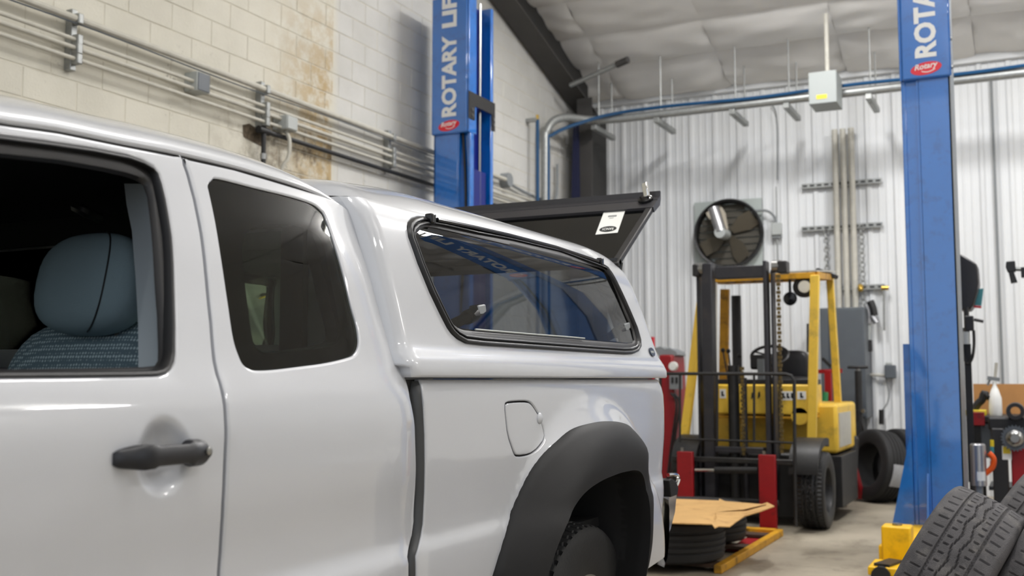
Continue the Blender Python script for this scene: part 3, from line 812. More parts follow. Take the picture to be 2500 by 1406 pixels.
acc_rear = trace([(848, 510), (861, 532), (880, 562), (898, 592), (913, 628), (926, 663), (946, 743), (965, 813), (976, 866), (989, 921), (1002, 972), (1010, 1010), (1014, 1041), (1016, 1102), (1015, 1188), (1011, 1274), (1006, 1310), (1000, 1340), (997, 1362), (999, 1403)], Wcab)
acc_front = [(a + 0.004, b) for a, b in dseam[1:]]
sr = acc_rear[-1][0]
access_door = acc_front + [(s_d - 0.002, 0.6), (s_d - 0.006, 0.46), (sr, 0.46), (sr + 0.002, 0.6)] + acc_rear[::-1] + [(a, b - 0.007) for a, b in acc_top[::-1]]
aw = trace([(520, 441), (537, 437), (628, 460), (713, 481), (764, 498), (784, 512), (798, 532), (821, 598), (844, 677), (861, 748), (873, 790), (879, 825), (878, 848), (870, 864), (855, 873), (802, 886), (730, 896), (672, 903), (630, 905), (612, 901), (598, 891), (588, 873), (573, 826), (559, 734), (542, 620), (525, 521), (514, 470), (511, 453)], Wcab)
aw = spline(aw, 4)
front_door_o = front_door
def glass(name, outline, W, m, parent, inset=0.004, mir=False, zoff=0.0):
    return panel(name, outline, [], W, m, parent, grid=0.08, flange=0.004, roll=0.001, extra=-inset, mir=mir, zoff=zoff)

cup = trace([(402, 1113)], Wcab)[0]
def Wdoor(s, z):
    d = hypot((s - cup[0]) / 0.062, (z - cup[1]) / 0.066)
    return Wcab(s, z) + 0.026 * (1 - smooth01((d - 0.25) / 0.75))
for mir in (False, True):
    fd = panel('front_door', front_door, [fw_out], Wcab if mir else Wdoor, 'paint', truck, mir=mir, grid=0.035, hole_flange=0.02, dense=() if mir else [(cup[0], cup[1], 0.075, 0.005)])
    if not mir: near_fd = fd
    a_, b_ = nearest_match(fw_in, fw_out)
    band('window_frame', a_, b_, Wcab, 'trimblack', fd, extra=-0.012, thick=0.03, mir=mir, inner_extra=-0.02)
    a_, b_ = nearest_match(offset(ccw(fw_out), 0.010), fw_out)
    band('weatherstrip', a_, b_, Wcab, 'rubber', fd, extra=0.001, thick=0.02, mir=mir)
    ad = panel('access_door', access_door, [aw], Wcab, 'paint', truck, mir=mir, grid=0.035, hole_flange=0.012)
    g_ = glass('quarter_glass', offset(ccw(aw), 0.001), Wcab, 'tint', ad, 0.006, mir=mir)
    a_, b_ = nearest_match(offset(ccw(aw), 0.006), offset(ccw(aw), -0.006))
    # black border band on the glass
    inn = spline(trace([(604, 600), (616, 566), (650, 545), (700, 546), (760, 558), (796, 585), (812, 650), (832, 745), (843, 810), (836, 838), (806, 848), (740, 856), (680, 862), (648, 856), (630, 832), (616, 740), (607, 660)], Wcab), 4)
    a_, b_ = nearest_match(inn, offset(ccw(aw), 0.001), 200)
    band('glass_border', a_, b_, lambda s, z: Wcab(s, z), 'glossblack', g_, extra=-0.012, thick=0.004, mir=mir, rounds=False)
# handle on the near front door
fd = near_fd
h0 = trace([(284, 1126)], lambda s, z: Wcab(s, z) - 0.008)[0]; h1 = trace([(521, 1101)], lambda s, z: Wcab(s, z) - 0.034)[0]
hl = h1[0] - h0[0]; hz = (h0[1] + h1[1]) / 2
rows = []
for k in range(25):
    t = k / 24; s = h0[0] + hl * t
    zz = hz + 0.002 * sin(pi * t) 
    hh = 0.0155 if t < 0.74 else 0.0215
    if 0.2 < t < 0.3: hh = 0.0185
    if t <= 0.22: hh = 0.009 + 0.0105 * sqrt(t / 0.22)
    if 0.70 < t <= 0.8: hh = 0.0155 + 0.006 * smooth01((t - 0.70) / 0.08)
    if t > 0.93: hh *= sqrt(max(0.15, 1 - ((t - 0.93) / 0.08) ** 2))
    st = 0.012 + 0.028 * smooth01(t / 0.28) if t < 0.74 else 0.040 - 0.008 * smooth01((t - 0.78) / 0.22)
    if t < 0.02: st = 0.006
    th = st + 0.004 if (t < 0.18 or t > 0.76) else 0.014
    w0 = Wcab(s, zz); rows.append([Vector((s, w0 - st + th * 0.5 - th * 0.5 * cos(2 * pi * q / 16) * (1.0) - 0.0, zz + hh * sin(2 * pi * q / 16))) for q in range(16)])
mbh = MB().grid(rows, True); n = 16
mbh.f.append(tuple(range(n))); mbh.f.append(tuple(range(24 * n, 25 * n)))
dh = mbh.build('door_handle', mat('black_door_handle', (28, 29, 34), 0.42), fd, local=True, angle=60)
k0 = trace([(508, 1101)], lambda s, z: Wcab(s, z) - 0.036)[0]
MB().lathe([(0, 0), (0.006, 0), (0.0065, -0.003), (0.004, -0.004), (0, -0.0035)], (k0[0], Wcab(*k0) - 0.0365, k0[1]), (0, 1, 0), 16).build('lock_cylinder', 'steel', dh, local=True)

# ---- cab: inner structure behind the panel gaps, roof, back, interior
def Wgap(s, z): return Wcab(s, z) + 0.034
gap_out = [(-2.62, 0.46), (sr - 0.02, 0.46)] + [(a - 0.02, b) for a, b in acc_rear[::-1]] + [(acc_top[-1][0], acc_top[-1][1])] + [(-1.5, acc_top[0][1] + 0.004), (seam[0][0], seam[0][1] + 0.004), (-2.2, 1.54), (-2.5, 1.3)]
gh1 = offset(ccw(fw_in), -0.045); gh2 = offset(ccw(aw), 0.03)
for mir in (False, True):
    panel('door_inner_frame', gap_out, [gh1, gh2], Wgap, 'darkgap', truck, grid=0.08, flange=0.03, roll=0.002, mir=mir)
_sm = trace([(0, 288), (142, 309), (285, 339), (436, 369), (571, 402), (685, 436), (770, 462), (815, 478)], Wcab)
_sm = [(-2.2, _sm[0][1] - 0.022)] + _sm
zseam_f = pchip(_sm)
def roof_row(s, hc, z0, w0, n=40, p=3.0):
    r = []
    for k in range(n + 1):
        a = 0.5 - 0.5 * cos(pi * k / n); u = abs(2 * a - 1)
        r.append(Vector((s, w0 + (WID - 2 * w0) * a, z0 + hc * (1 - u ** p) ** 0.62)))
    return r
rs_ = trace([(842, 498)], Wcab)[0]
S_END = acc_rear[0][0] + 0.01
rows = []
for k in range(46):
    s = -2.2 + (S_END + 2.2) * (1 - (1 - k / 45) ** 1.6)
    e = max(0, s - (S_END - 0.30)) / 0.31
    hc = 0.108 * sqrt(max(0.0, 1 - min(0.9999, e) ** 2.2)) 
    z0 = zseam_f(min(s, _sm[-1][0])) + 0.001 - (0.022 * e ** 3)
    if s < -2.0: hc *= 1 - 0.25 * ((-2.0 - s) / 0.2) ** 2
    rows.append(roof_row(s, hc, z0, Wcab(min(s, -1.1), z0) + 0.03 * (e ** 3)))
MB().grid(rows).build('cab_roof', 'paint', truck, local=True, angle=75)
# drip edge lip just above the doors
for mir in (False, True):
    lip = MB(); rr = []
    for r in rows:
        p = r[0]; 
        q = [(p.x, p.y + a, p.z + b) for a, b in ((0.0, 0.0), (-0.004, -0.003), (-0.003, -0.007), (0.012, -0.008), (0.012, 0.002))]
        rr.append([Vector((a, (WID - b) if mir else b, c)) for a, b, c in q])
    lip.grid(rr).build('roof_drip_edge', 'paint', truck, local=True, angle=60)
for mir in (False, True):
    MB().tube([Vector((r[0].x, (WID - r[0].y + 0.0005) if mir else r[0].y - 0.0005, r[0].z - 0.0095)) for r in rows if r[0].x < S_END - 0.03], 0.0038, 6).build('roof_seam', 'rubber', truck, local=True)
MB().grid([[Vector((p.x, p.y + (0.02 if p.y < WID / 2 else -0.02), p.z - 0.035)) for p in r] for r in rows]).build('headliner', 'headliner', truck, local=True, fix=False)
# cab back wall with a window
bx = -1.0
bw = MB().box((bx - 0.02, 0.12, 0.5), (bx, WID - 0.12, 1.20))
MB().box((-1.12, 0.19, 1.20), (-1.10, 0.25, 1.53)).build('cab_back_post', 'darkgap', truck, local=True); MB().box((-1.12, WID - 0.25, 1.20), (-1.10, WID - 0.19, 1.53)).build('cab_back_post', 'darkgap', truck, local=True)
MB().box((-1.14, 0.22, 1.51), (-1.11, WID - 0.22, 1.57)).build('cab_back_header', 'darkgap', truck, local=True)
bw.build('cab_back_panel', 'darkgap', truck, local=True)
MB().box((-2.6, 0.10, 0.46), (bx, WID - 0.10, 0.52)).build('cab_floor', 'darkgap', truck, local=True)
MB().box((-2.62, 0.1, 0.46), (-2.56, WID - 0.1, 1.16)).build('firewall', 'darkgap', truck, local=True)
# cab corner outside behind the access door (down to the sill)
ccw_ = []
for k, (s, z) in enumerate(acc_rear):
    w = Wcab(s, z); rr = []
    for j in range(5):
        t = j / 4 * pi / 2
        rr.append(Vector((s - 0.008 + 0.006 * sin(t), w + 0.006 + 0.006 * (1 - cos(t)), z)))
    rr.append(Vector((s - 0.004, w + 0.12, z))); ccw_.append(rr)
last = ccw_[-1]; ccw_.append([p + Vector((0, 0, -0.35)) for p in last])
MB().grid(ccw_).build('cab_corner', 'paint', truck, local=True, angle=60)
MB().grid([[Vector((p.x, WID - p.y, p.z)) for p in r] for r in ccw_]).build('cab_corner', 'paint', truck, local=True, angle=60)
# pillar trim seen through the open front window
def wpt(x, y, w): s, z = loc(x, y, w); return Vector((s, w, z))
pt = []
for (xa_, ya_, xb_, yb_) in ((303, 448, 346, 452), (309, 500, 358, 520), (322, 563, 364, 580), (331, 680, 372, 690), (337, 790, 378, 795), (338, 905, 380, 905), (338, 980, 380, 980)):
    A = trace([(xa_, ya_)], lambda s, z: Wcab(s, z) + 0.16)[0]; B = trace([(xb_ + 8, yb_)], lambda s, z: Wcab(s, z) + 0.065)[0]
    A = Vector((A[0], Wcab(*A) + 0.16, A[1])); B = Vector((B[0], Wcab(*B) + 0.065, B[1])); pt.append([A + Vector((0.12, 0.03, 0)), A, (A + B) / 2 + Vector((0, -0.012, 0)), B, B + Vector((0.03, 0.0, 0))])
MB().grid(pt).build('pillar_trim', 'greytrim', truck, local=True, angle=50, fix=False)
gr = MB()
MB().tube(smooth_path([wpt(185, 505, 0.6), wpt(200, 512, 0.58), wpt(215, 520, 0.58), wpt(240, 530, 0.6)]), 0.012, 8).build('coat_hook', 'trimblack', truck, local=True)
# seats
def fabric():
    m, nt, b = new_mat('dotted_seat_fabric')
    tc = nt.nodes.new('ShaderNodeTexCoord'); v = tc.outputs['Object']
    vo = nt.nodes.new('ShaderNodeTexVoronoi'); vo.inputs['Scale'].default_value = 130; vo.inputs['Randomness'].default_value = 0.15; nt.links.new(v, vo.inputs['Vector'])
    c = nmix(nt, nrange(nt, vo.outputs['Distance'], 0.25, 0.5), srgb(186, 204, 210), srgb(104, 124, 134))
    nt.links.new(c, b.inputs['Base Color']); b.inputs['Roughness'].default_value = 0.9
    return m
M['fabric'] = fabric()
def pad(c, size, tilt, name, m, parent, e=0.55, n=28, mm=18):
    mb = MB(); rows = []
    f = lambda a, p: (abs(a) ** p) * (1 if a >= 0 else -1)
    for i in range(mm + 1):
        th = -pi / 2 + pi * i / mm; row = []
        for k in range(n):
            ph = 2 * pi * k / n
            p = Vector((size[0] * f(cos(th), e) * f(cos(ph), e), size[1] * f(cos(th), e) * f(sin(ph), e), size[2] * f(sin(th), e)))
            p.rotate(Matrix.Rotation(tilt, 3, 'Y')); row.append(p + Vector(c))
        rows.append(row)
    return mb.grid(rows, True).build(name, m, parent, local=True, angle=80)
for i, yy in enumerate((0.45, 1.32)):
    hc_ = wpt(228, 695, yy) if i == 0 else None
    if i == 0: HC = hc_.copy()
    hc_ = Vector((HC.x, yy, HC.z))
    st = pad((hc_.x + 0.045, yy + 0.02, hc_.z - 0.365), (0.10, 0.27, 0.30), 0.2, 'seat_back', 'fabric', truck, 0.5)
    hr_ = pad(hc_, (0.062, 0.132, 0.102), 0.2, 'headrest', 'headrest', st, 0.74)
    pp_ = []
    for q in range(21):
        th = -1.35 + 2.7 * q / 20; ph = pi + 0.62; f = lambda a, p: (abs(a) ** p) * (1 if a >= 0 else -1)
        v = Vector((0.062 * f(cos(th), .74) * f(cos(ph), .74), 0.132 * f(cos(th), .74) * f(sin(ph), .74), 0.102 * f(sin(th), .74))); v.rotate(Matrix.Rotation(0.2, 3, 'Y')); pp_.append(hc_ + v * 1.005)
    MB().tube(pp_, 0.0018, 6).build('seam_piping', 'trimblack', hr_, local=True)
    MB().tube([(hc_.x + 0.02, yy - 0.05, hc_.z - 0.06), (hc_.x + 0.02, yy - 0.05, hc_.z - 0.2)], 0.007, 8).build('headrest_post', 'steel', st, local=True); MB().tube([(hc_.x + 0.02, yy + 0.05, hc_.z - 0.06), (hc_.x + 0.02, yy + 0.05, hc_.z - 0.2)], 0.007, 8).build('headrest_post', 'steel', st, local=True)
    pad((hc_.x - 0.28, yy, hc_.z - 0.72), (0.28, 0.26, 0.1), 0.0, 'seat_cushion', 'fabric', truck, 0.5)

# ---- bed side, fuel door, flare, wheel
bf_ = trace([(1026, 930), (1030, 940), (1034, 965), (1037, 1000), (1040, 1060), (1041, 1130), (1040, 1200), (1036, 1280), (1031, 1310), (1024, 1340), (1018, 1358), (1019, 1403)], Wbed)
fl_in = trace([(1293, 1406), (1322, 1323), (1351, 1258), (1383, 1206), (1426, 1174), (1474, 1154), (1500, 1148), (1513, 1146), (1528, 1151), (1538, 1171), (1547, 1210), (1552, 1258), (1552, 1307), (1546, 1372)], Wbed)
fl_out = trace([(1202, 1406), (1234, 1300), (1280, 1174), (1319, 1115), (1358, 1077), (1396, 1047), (1442, 1033), (1478, 1028), (1507, 1031), (1530, 1041), (1546, 1063), (1562, 1112), (1572, 1170), (1575, 1242), (1571, 1323), (1552, 1385)], Wbed)
fl_in = spline(fl_in, 5, False); fl_out = spline(fl_out, 5, False)
s0i, s1i = fl_in[0][0], fl_in[-1][0]; s0o, s1o = fl_out[0][0], fl_out[-1][0]
opening = [(s0i - 0.03, 0.36), (s0i - 0.012, 0.5)] + fl_in + [(s1i - 0.008, 0.36)]
def arch(p, z): return p
def _at(pl, t):
    L = [0]
    for a, b in zip(pl, pl[1:]): L.append(L[-1] + hypot(b[0] - a[0], b[1] - a[1]))
    d = L[-1] * t; k = 0
    while k < len(pl) - 2 and L[k + 1] < d: k += 1
    u = (d - L[k]) / max(1e-9, L[k + 1] - L[k]); return (pl[k][0] + (pl[k + 1][0] - pl[k][0]) * u, pl[k][1] + (pl[k + 1][1] - pl[k][1]) * u)
fl_mid = []
for k in range(61):
    a = _at(fl_in, k / 60); b = _at(fl_out, k / 60); fl_mid.append((a[0] * 0.65 + b[0] * 0.35, a[1] * 0.65 + b[1] * 0.35))
bot = trace([(1559, 1376)], Wbed)[0]
zr = [0.56 + 0.02 * k for k in range(31)]
rear_edge = [(rear_s(z) - 0.0015, z) for z in zr if z < 1.17]
bf0 = bf_[-1][0]
bed_outline = [(bf0 - 0.004, 0.42), (fl_mid[0][0] - 0.06, 0.42), (fl_mid[0][0] - 0.03, 0.55)] + fl_mid + [(fl_mid[-1][0] - 0.004, 0.545), (s1i + 0.10, 0.54), (0.72, 0.56)] + [(rear_s(z) - 0.0015, z) for z in (0.62, 0.68, 0.74, 0.80, 0.86, 0.92, 0.98, 1.04, 1.10, 1.15)] + [(rear_s(1.1785) - 0.0015, 1.1785), (bf_[0][0], 1.1785)] + bf_[1:]
fuel = trace([(1236, 981), (1262, 978), (1289, 978), (1299, 984), (1308, 997), (1317, 1012), (1325, 1034), (1332, 1060), (1330, 1076), (1320, 1090), (1309, 1102), (1293, 1112), (1263, 1116), (1257, 1110), (1252, 1099), (1239, 1060), (1235, 1020), (1232, 992)], Wbed)
fuel = chaikin(fuel, 1)
sill_flare = lambda q: q
for mir in (False, True):
    bs = panel('bed_side', bed_outline, [] if mir else [fuel], Wbed, 'paint', truck, grid=0.026, mir=mir, hole_flange=0.01, roll=0.004)
    if not mir:
        fdr = panel('fuel_door', offset(ccw(fuel), 0.005), [], Wbed, 'paint', bs, grid=0.02, roll=0.003, flange=0.012, extra=0.0005)
        panel('fuel_door_seal', offset(ccw(fuel), -0.004), [], lambda s, z: Wbed(s, z) + 0.008, 'darkgap', fdr, grid=0.05, roll=0.001, flange=0.002)
        fb = trace([(1317, 1021)], Wbed)[0]
        pad((fb[0], Wbed(*fb) - 0.001, fb[1]), (0.016, 0.007, 0.016), 0.5, 'finger_tab', 'paint', fdr, 1.0, 16, 10)
    # flare: lofted strip between the opening and the outer edge
    oo = resample(fl_out, 0.01, False); K = 9; rows = []
    ii = resample(fl_in, 0.004, False); NB = 70
    def at(pl, t):
        L = [0]
        for a, b in zip(pl, pl[1:]): L.append(L[-1] + hypot(b[0] - a[0], b[1] - a[1]))
        d = L[-1] * t; k = 0
        while k < len(pl) - 2 and L[k + 1] < d: k += 1
        u = (d - L[k]) / max(1e-9, L[k + 1] - L[k]); return (pl[k][0] + (pl[k + 1][0] - pl[k][0]) * u, pl[k][1] + (pl[k + 1][1] - pl[k][1]) * u)
    lo_ = [(s0o - 0.05, 0.42)] + fl_out + [(s1o - 0.02, 0.525)]; li_ = [(s0i - 0.022, 0.42)] + fl_in + [(s1i - 0.006, 0.525)]
    for k in range(NB + 1):
        t = k / NB; a = at(lo_, t); b = at(li_, t); r = []
        for j in range(K):
            u = j / (K - 1); s = a[0] + (b[0] - a[0]) * u; z = a[1] + (b[1] - a[1]) * u
            hgt = 0.013 + 0.037 * sin(min(1, u * 1.25) * pi / 2) ** 0.9
            w = Wbed(s, z) - hgt
            r.append((s, w, z))
        s, w, z = r[-1]
        r.append((s, w + 0.006, z - 0.002)); r.append((b[0], Wbed(*b) + 0.05, b[1]))
        s, w, z = r[0]; r.insert(0, (a[0], Wbed(*a) + 0.004, a[1]))
        rows.append([Vector((x, (WID - y) if mir else y, zz)) for x, y, zz in r])
    MB().grid(rows).build('fender_flare', 'flare', bs, local=True, angle=60)
    # inner arch liner
    rows = []
    for k in range(NB + 1):
        b = at([(s0i - 0.022, 0.36)] + li_[1:-1] + [(s1i - 0.006, 0.42)], k / NB); c = (b[0] * 1.0, b[1]); s_out = 0.04
        c2 = (0.05 + (b[0] - 0.05) * 1.0, b[1])
        rows.append([Vector((c2[0], (WID - y) if mir else y, c2[1])) for y in (Wbed(*b) + 0.03, Wbed(*b) + 0.2, 0.51)])
    MB().grid(rows).build('arch_liner', 'darkgap', bs, local=True, angle=60, fix=False)
    y_ = 0.5 if not mir else WID - 0.5
    MB().box((s0i - 0.1, y_, 0.30), (s1i + 0.3, y_ + 0.01, 1.06)).build('arch_wall', 'darkgap', bs, local=True)
# bed inner sheet, floor, front wall, tailgate
MB().box((-0.93, 0.09, 0.70), (0.86, WID - 0.09, 0.73)).build('bed_floor', 'darkgap', truck, local=True)
MB().box((-0.94, 0.07, 0.5), (-0.90, WID - 0.07, 1.17)).build('bed_bulkhead', 'darkgap', truck, local=True)
for y_ in (0.058, WID - 0.12): MB().box((-0.93, y_, 1.15), (0.80, y_ + 0.062, 1.1795)).build('bed_rail', 'darkgap', truck, local=True)
tg_rows = []
for z in (0.60, 0.7, 0.8, 0.9, 1.0, 1.08, 1.14, 1.172): tg_rows.append([Vector((rear_s(z) - 0.004, y, z)) for y in (0.19, 0.4, 0.9, 1.4, WID - 0.19)])
MB().grid(tg_rows).build('tailgate', 'paint', truck, local=True, angle=60)
# bed front corner flange visible in the gap
rows = []
for s, z in bf_ + [(bf0, 0.42)]:
    w = Wbed(s, z); rows.append([Vector((s + 0.002, w + 0.004, z)), Vector((s - 0.012, w + 0.012, z)), Vector((s - 0.016, w + 0.03, z)), Vector((s - 0.016, w + 0.30, z))])
M['gappaint'] = mat('inner_grey_paint', (66, 67, 68), 0.4)
MB().grid(rows).build('bed_front_wall', 'gappaint', truck, local=True, angle=50)
# tail light
tl = []
for z in [0.80 + 0.02 * k for k in range(15)]:
    w = Wbed(rear_s(z) - 0.03, z)
    tl.append([Vector((rear_s(z) - 0.055, Wbed(rear_s(z) - 0.055, z) - 0.003, z)), Vector((rear_s(z) - 0.02, Wbed(rear_s(z) - 0.02, z) - 0.004, z)), Vector((rear_s(z) + 0.012, Wbed(rear_s(z) - 0.004, z) - 0.012, z)), Vector((rear_s(z) + 0.03, 0.22, z)), Vector((rear_s(z) + 0.01, 0.30, z))])
MB().grid(tl).build('tail_light', 'taillight', truck, local=True, angle=60)
MB().grid([[Vector((p.x, WID - p.y, p.z)) for p in r] for r in tl]).build('tail_light', 'taillight', truck, local=True, angle=60)
# rear bumper: chrome bar with black end caps
bq = []
for z, d in ((0.50, 0.02), (0.53, 0.06), (0.60, 0.085), (0.70, 0.09), (0.735, 0.08), (0.745, 0.04)):
    pts_ = []
    for k in range(25):
        y = 0.02 + (WID - 0.04) * k / 24; e = min(y, WID - y)
        x = 0.86 + d + 0.05 * (1 - math.exp(-(e / 0.12) ** 1.5)) - 0.09 * math.exp(-(e / 0.07) ** 2)
        pts_.append(Vector((x, y, z)))
    bq.append(pts_)
bmp = MB().grid(bq).build('rear_bumper', 'chrome', truck, local=True, angle=50)
for mir in (False, True):
    def bp_(px): return [trace([q_], lambda s, z: 0.085)[0] for q_ in px]
    wf_ = lambda pts, w0, w1: [Vector((a, (WID - w0) if mir else w0, b)) for a, b in pts]
    sd = -1 if mir else 1
    MB().prism(wf_(bp_([(1634, 1173), (1640, 1168), (1652, 1176), (1657, 1190), (1655, 1208), (1638, 1214)]), 0.085, 0), (0, sd * 0.06, 0)).build('bumper_end_cap', 'flare', bmp, local=True, bevel=0.004)
    MB().prism(wf_(bp_([(1637, 1213), (1655, 1208), (1651, 1250), (1640, 1292), (1622, 1332), (1602, 1358), (1575, 1378), (1560, 1382), (1575, 1366), (1606, 1338), (1624, 1298), (1634, 1252)]), 0.09, 0), (0, sd * 0.06, 0)).build('bumper_side', 'chrome', bmp, local=True, angle=60)
    hk_ = bp_([(1640, 1160), (1660, 1160), (1665, 1172), (1656, 1192)])
    MB().tube(smooth_path([Vector((a, (WID - 0.10) if mir else 0.10, b)) for a, b in hk_]), 0.008, 8).build('bumper_step_bracket', 'chrome', bmp, local=True)

# ---- wheels
def tyre_mesh(name, R, width, rr, kind, nseg=220):
    """kind: 'lt' zigzag highway ribs, 'at' blocks, 'plain' ribs; axis along local y"""
    prof = []
    NW = 56
    half = width / 2
    def depth(v, th):
        d = 0.0; gw = 0.018
        if kind == 'lt':
            z_ = 0.05 * (abs(((th * 22 / (2 * pi)) % 1.0) * 2 - 1) - 0.5) * 2
            for c, zg in ((-0.52, 0), (0.52, 0), (-0.13, 1), (0.13, 1)):
                cc = c + (z_ if zg else 0.006 * sin(th * 180))
                d = max(d, smooth01(1.6 - abs(v - cc) / gw))
            k = (th * 58 / (2 * pi)) % 1.0
            if abs(v) > 0.62 and abs(v) < 0.90 and abs(k - 0.5) < 0.06: d = max(d, 0.6)
            k2_ = (th * 70 / (2 * pi) + (0.3 if v > 0 else 0)) % 1.0
            if 0.27 < abs(v) < 0.42 and abs(k2_ - 0.5) < 0.08: d = max(d, 0.8)
        elif kind == 'at':
            for c in (-0.45, 0.45, -0.02):
                cc = c + 0.05 * sin(th * 44); d = max(d, smooth01(1.6 - abs(v - cc) / 0.035))
            k = (th * 56 / (2 * pi) + 0.6 * abs(v)) % 1.0
            if abs(k - 0.5) < 0.11 and abs(v) > 0.1: d = max(d, 0.9)
        else:
            for c in (-0.55, -0.18, 0.18, 0.55): d = max(d, smooth01(1.6 - abs(v - c) / 0.05))
        return d * 0.010
    side = [(rr, 0.36), (rr + 0.006, 0.44), (rr + 0.025, 0.475), (rr + 0.06, 0.50), (R - 0.055, 0.505), (R - 0.035, 0.495), (R - 0.022, 0.475), (R - 0.014, 0.45)]
    rows = []
    for k in range(nseg):
        th = 2 * pi * k / nseg; r_ = []
        for r, o in side: r_.append((r, -o * width * 1.0))
        tw = 0.43
        for j in range(NW + 1):
            v = -1 + 2 * j / NW; crown = 0.010 * v * v
            r_.append((R - crown - depth(v, th), v * tw * width))
        for r, o in reversed(side): r_.append((r, o * width))
        r_.append((rr - 0.004, 0.0))
        rows.append([Vector((r * cos(th), o, r * sin(th))) for r, o in r_])
    n = len(rows[0]); vs_ = [p for r in rows for p in r]; fs_ = []
    for k in range(nseg):
        k2 = (k + 1) % nseg
        for j in range(n):
            j2 = (j + 1) % n; fs_.append((k * n + j, k * n + j2, k2 * n + j2, k2 * n + j))
    me = bpy.data.meshes.new(name); me.from_pydata(vs_, [], fs_)
    me.polygons.foreach_set('use_smooth', [True] * len(me.polygons)); me.set_sharp_from_angle(angle=radians(38))
    return me
RT = 0.37
tm_at = tyre_mesh('truck_tyre', RT, 0.245, 0.203, 'at', 336); tm_at.materials.append(M['tiredark'])
WHX = trace([(1432, 1450)], lambda s, z: 0.04)[0][0]
for mir in (False, True):
    for wx in (WHX, WHX - 3.235):
        y = 0.15 if not mir else WID - 0.15; sg = -1 if not mir else 1
        rim = MB().lathe([(0.0, sg * 0.02), (0.05, sg * 0.03), (0.055, sg * 0.065), (0.075, sg * 0.065), (0.085, sg * 0.03), (0.14, sg * 0.055), (0.175, sg * 0.035), (0.188, sg * 0.09), (0.205, sg * 0.108), (0.215, sg * 0.110), (0.215, sg * 0.102), (0.19, sg * 0.06), (0.19, -sg * 0.09)], (0, 0, 0), (0, 1, 0), 48)
        wh = rim.build('wheel', 'steel', truck, local=True, angle=40); wh.location = (wx, y, RT)
        t_ = bpy.data.objects.new('tyre', tm_at); col.objects.link(t_); t_.parent = wh
# ---- simple nose of the truck (outside the picture)
fo = [(-3.95, 0.52), (-3.62, 0.52), (-3.62, 0.75), (-3.5, 0.88), (-3.2, 0.93), (-2.9, 0.86), (-2.78, 0.7), (-2.78, 0.48), (-2.67, 0.47), (-2.67, 1.0), (-2.64, 1.16), (-3.3, 1.12), (-3.9, 1.02)]
for mir in (False, True): panel('front_fender', fo, [], lambda s, z: Wcab(max(s, -2.9), z) + 0.5 * max(0, -3.5 - s) ** 2, 'paint', truck, grid=0.06, mir=mir)
hr = []
for k in range(14):
    s = -3.98 + 1.33 * k / 13; zt = 1.02 + 0.14 * (k / 13) ** 0.7; e = 0.06 + 0.10 * max(0, -3.5 - s)
    hr.append([Vector((s, e + (WID - 2 * e) * j / 16, zt + 0.05 * (1 - abs(2 * j / 16 - 1) ** 3))) for j in range(17)])
MB().grid(hr).build('hood', 'paint', truck, local=True, angle=60)
MB().box((-4.02, 0.2, 0.5), (-3.95, WID - 0.2, 1.02)).build('grille', 'trimblack', truck, local=True, bevel=0.02)
MB().box((-4.1, 0.1, 0.42), (-3.95, WID - 0.1, 0.64)).build('front_bumper', 'chrome', truck, local=True, bevel=0.03)
ws = [[Vector((-2.66 + 0.46 * t, 0.10 + 0.13 * t + (WID - 0.2 - 0.26 * t) * j / 12, 1.15 + 0.45 * t)) for j in range(13)] for t in (0, 0.33, 0.66, 1)]
MB().grid(ws).build('windshield', 'clear', truck, local=True, angle=60)

# ================================================================== CAMPER SHELL
ZS = 1.60
def cz(z): return z - CAPZ
cf_ = [(cap_front(z) + 0.0015, z) for z in (1.585, 1.55, 1.5, 1.4, 1.3, 1.24, 1.215)]
cap_out = [(cap_front(1.2) + 0.0015, 1.211), (cap_front(1.2) + 0.022, 1.206), (cap_front(1.2) + 0.026, 1.1835), (0.90, 1.1835)] + [(cap_rear(z) - 0.0015, z) for z in (1.1835, 1.21, 1.25, 1.3, 1.36, 1.42, 1.48, 1.54, 1.58, ZS)] + [(cap_front(ZS) + 0.0015, ZS)] + cf_
cw_out = trace([(1040, 529), (1022, 529), (1007, 534), (998, 544), (995, 558), (999, 580), (1021, 642), (1050, 713), (1075, 765), (1092, 798), (1102, 812), (1116, 825), (1136, 836), (1180, 841), (1300, 849), (1440, 858), (1525, 863), (1543, 862), (1555, 857), (1561, 846), (1560, 829), (1552, 800), (1534, 757), (1508, 700), (1490, 666), (1478, 650), (1466, 642), (1454, 637), (1348, 600), (1234, 571), (1149, 553), (1064, 533)], Wcap)
cw_in = trace([(1064, 560), (1045, 558), (1033, 562), (1025, 570), (1022, 582), (1027, 605), (1050, 657), (1098, 764), (1112, 788), (1122, 796), (1135, 801), (1157, 804), (1300, 816), (1440, 827), (1535, 835), (1546, 834), (1550, 828), (1546, 808), (1528, 768), (1510, 720), (1491, 676), (1482, 663), (1472, 657), (1405, 640), (1291, 613), (1178, 586)], Wcap)
def wavg(a, b, t): return a * (1 - t) + b * t
shell_parts = []
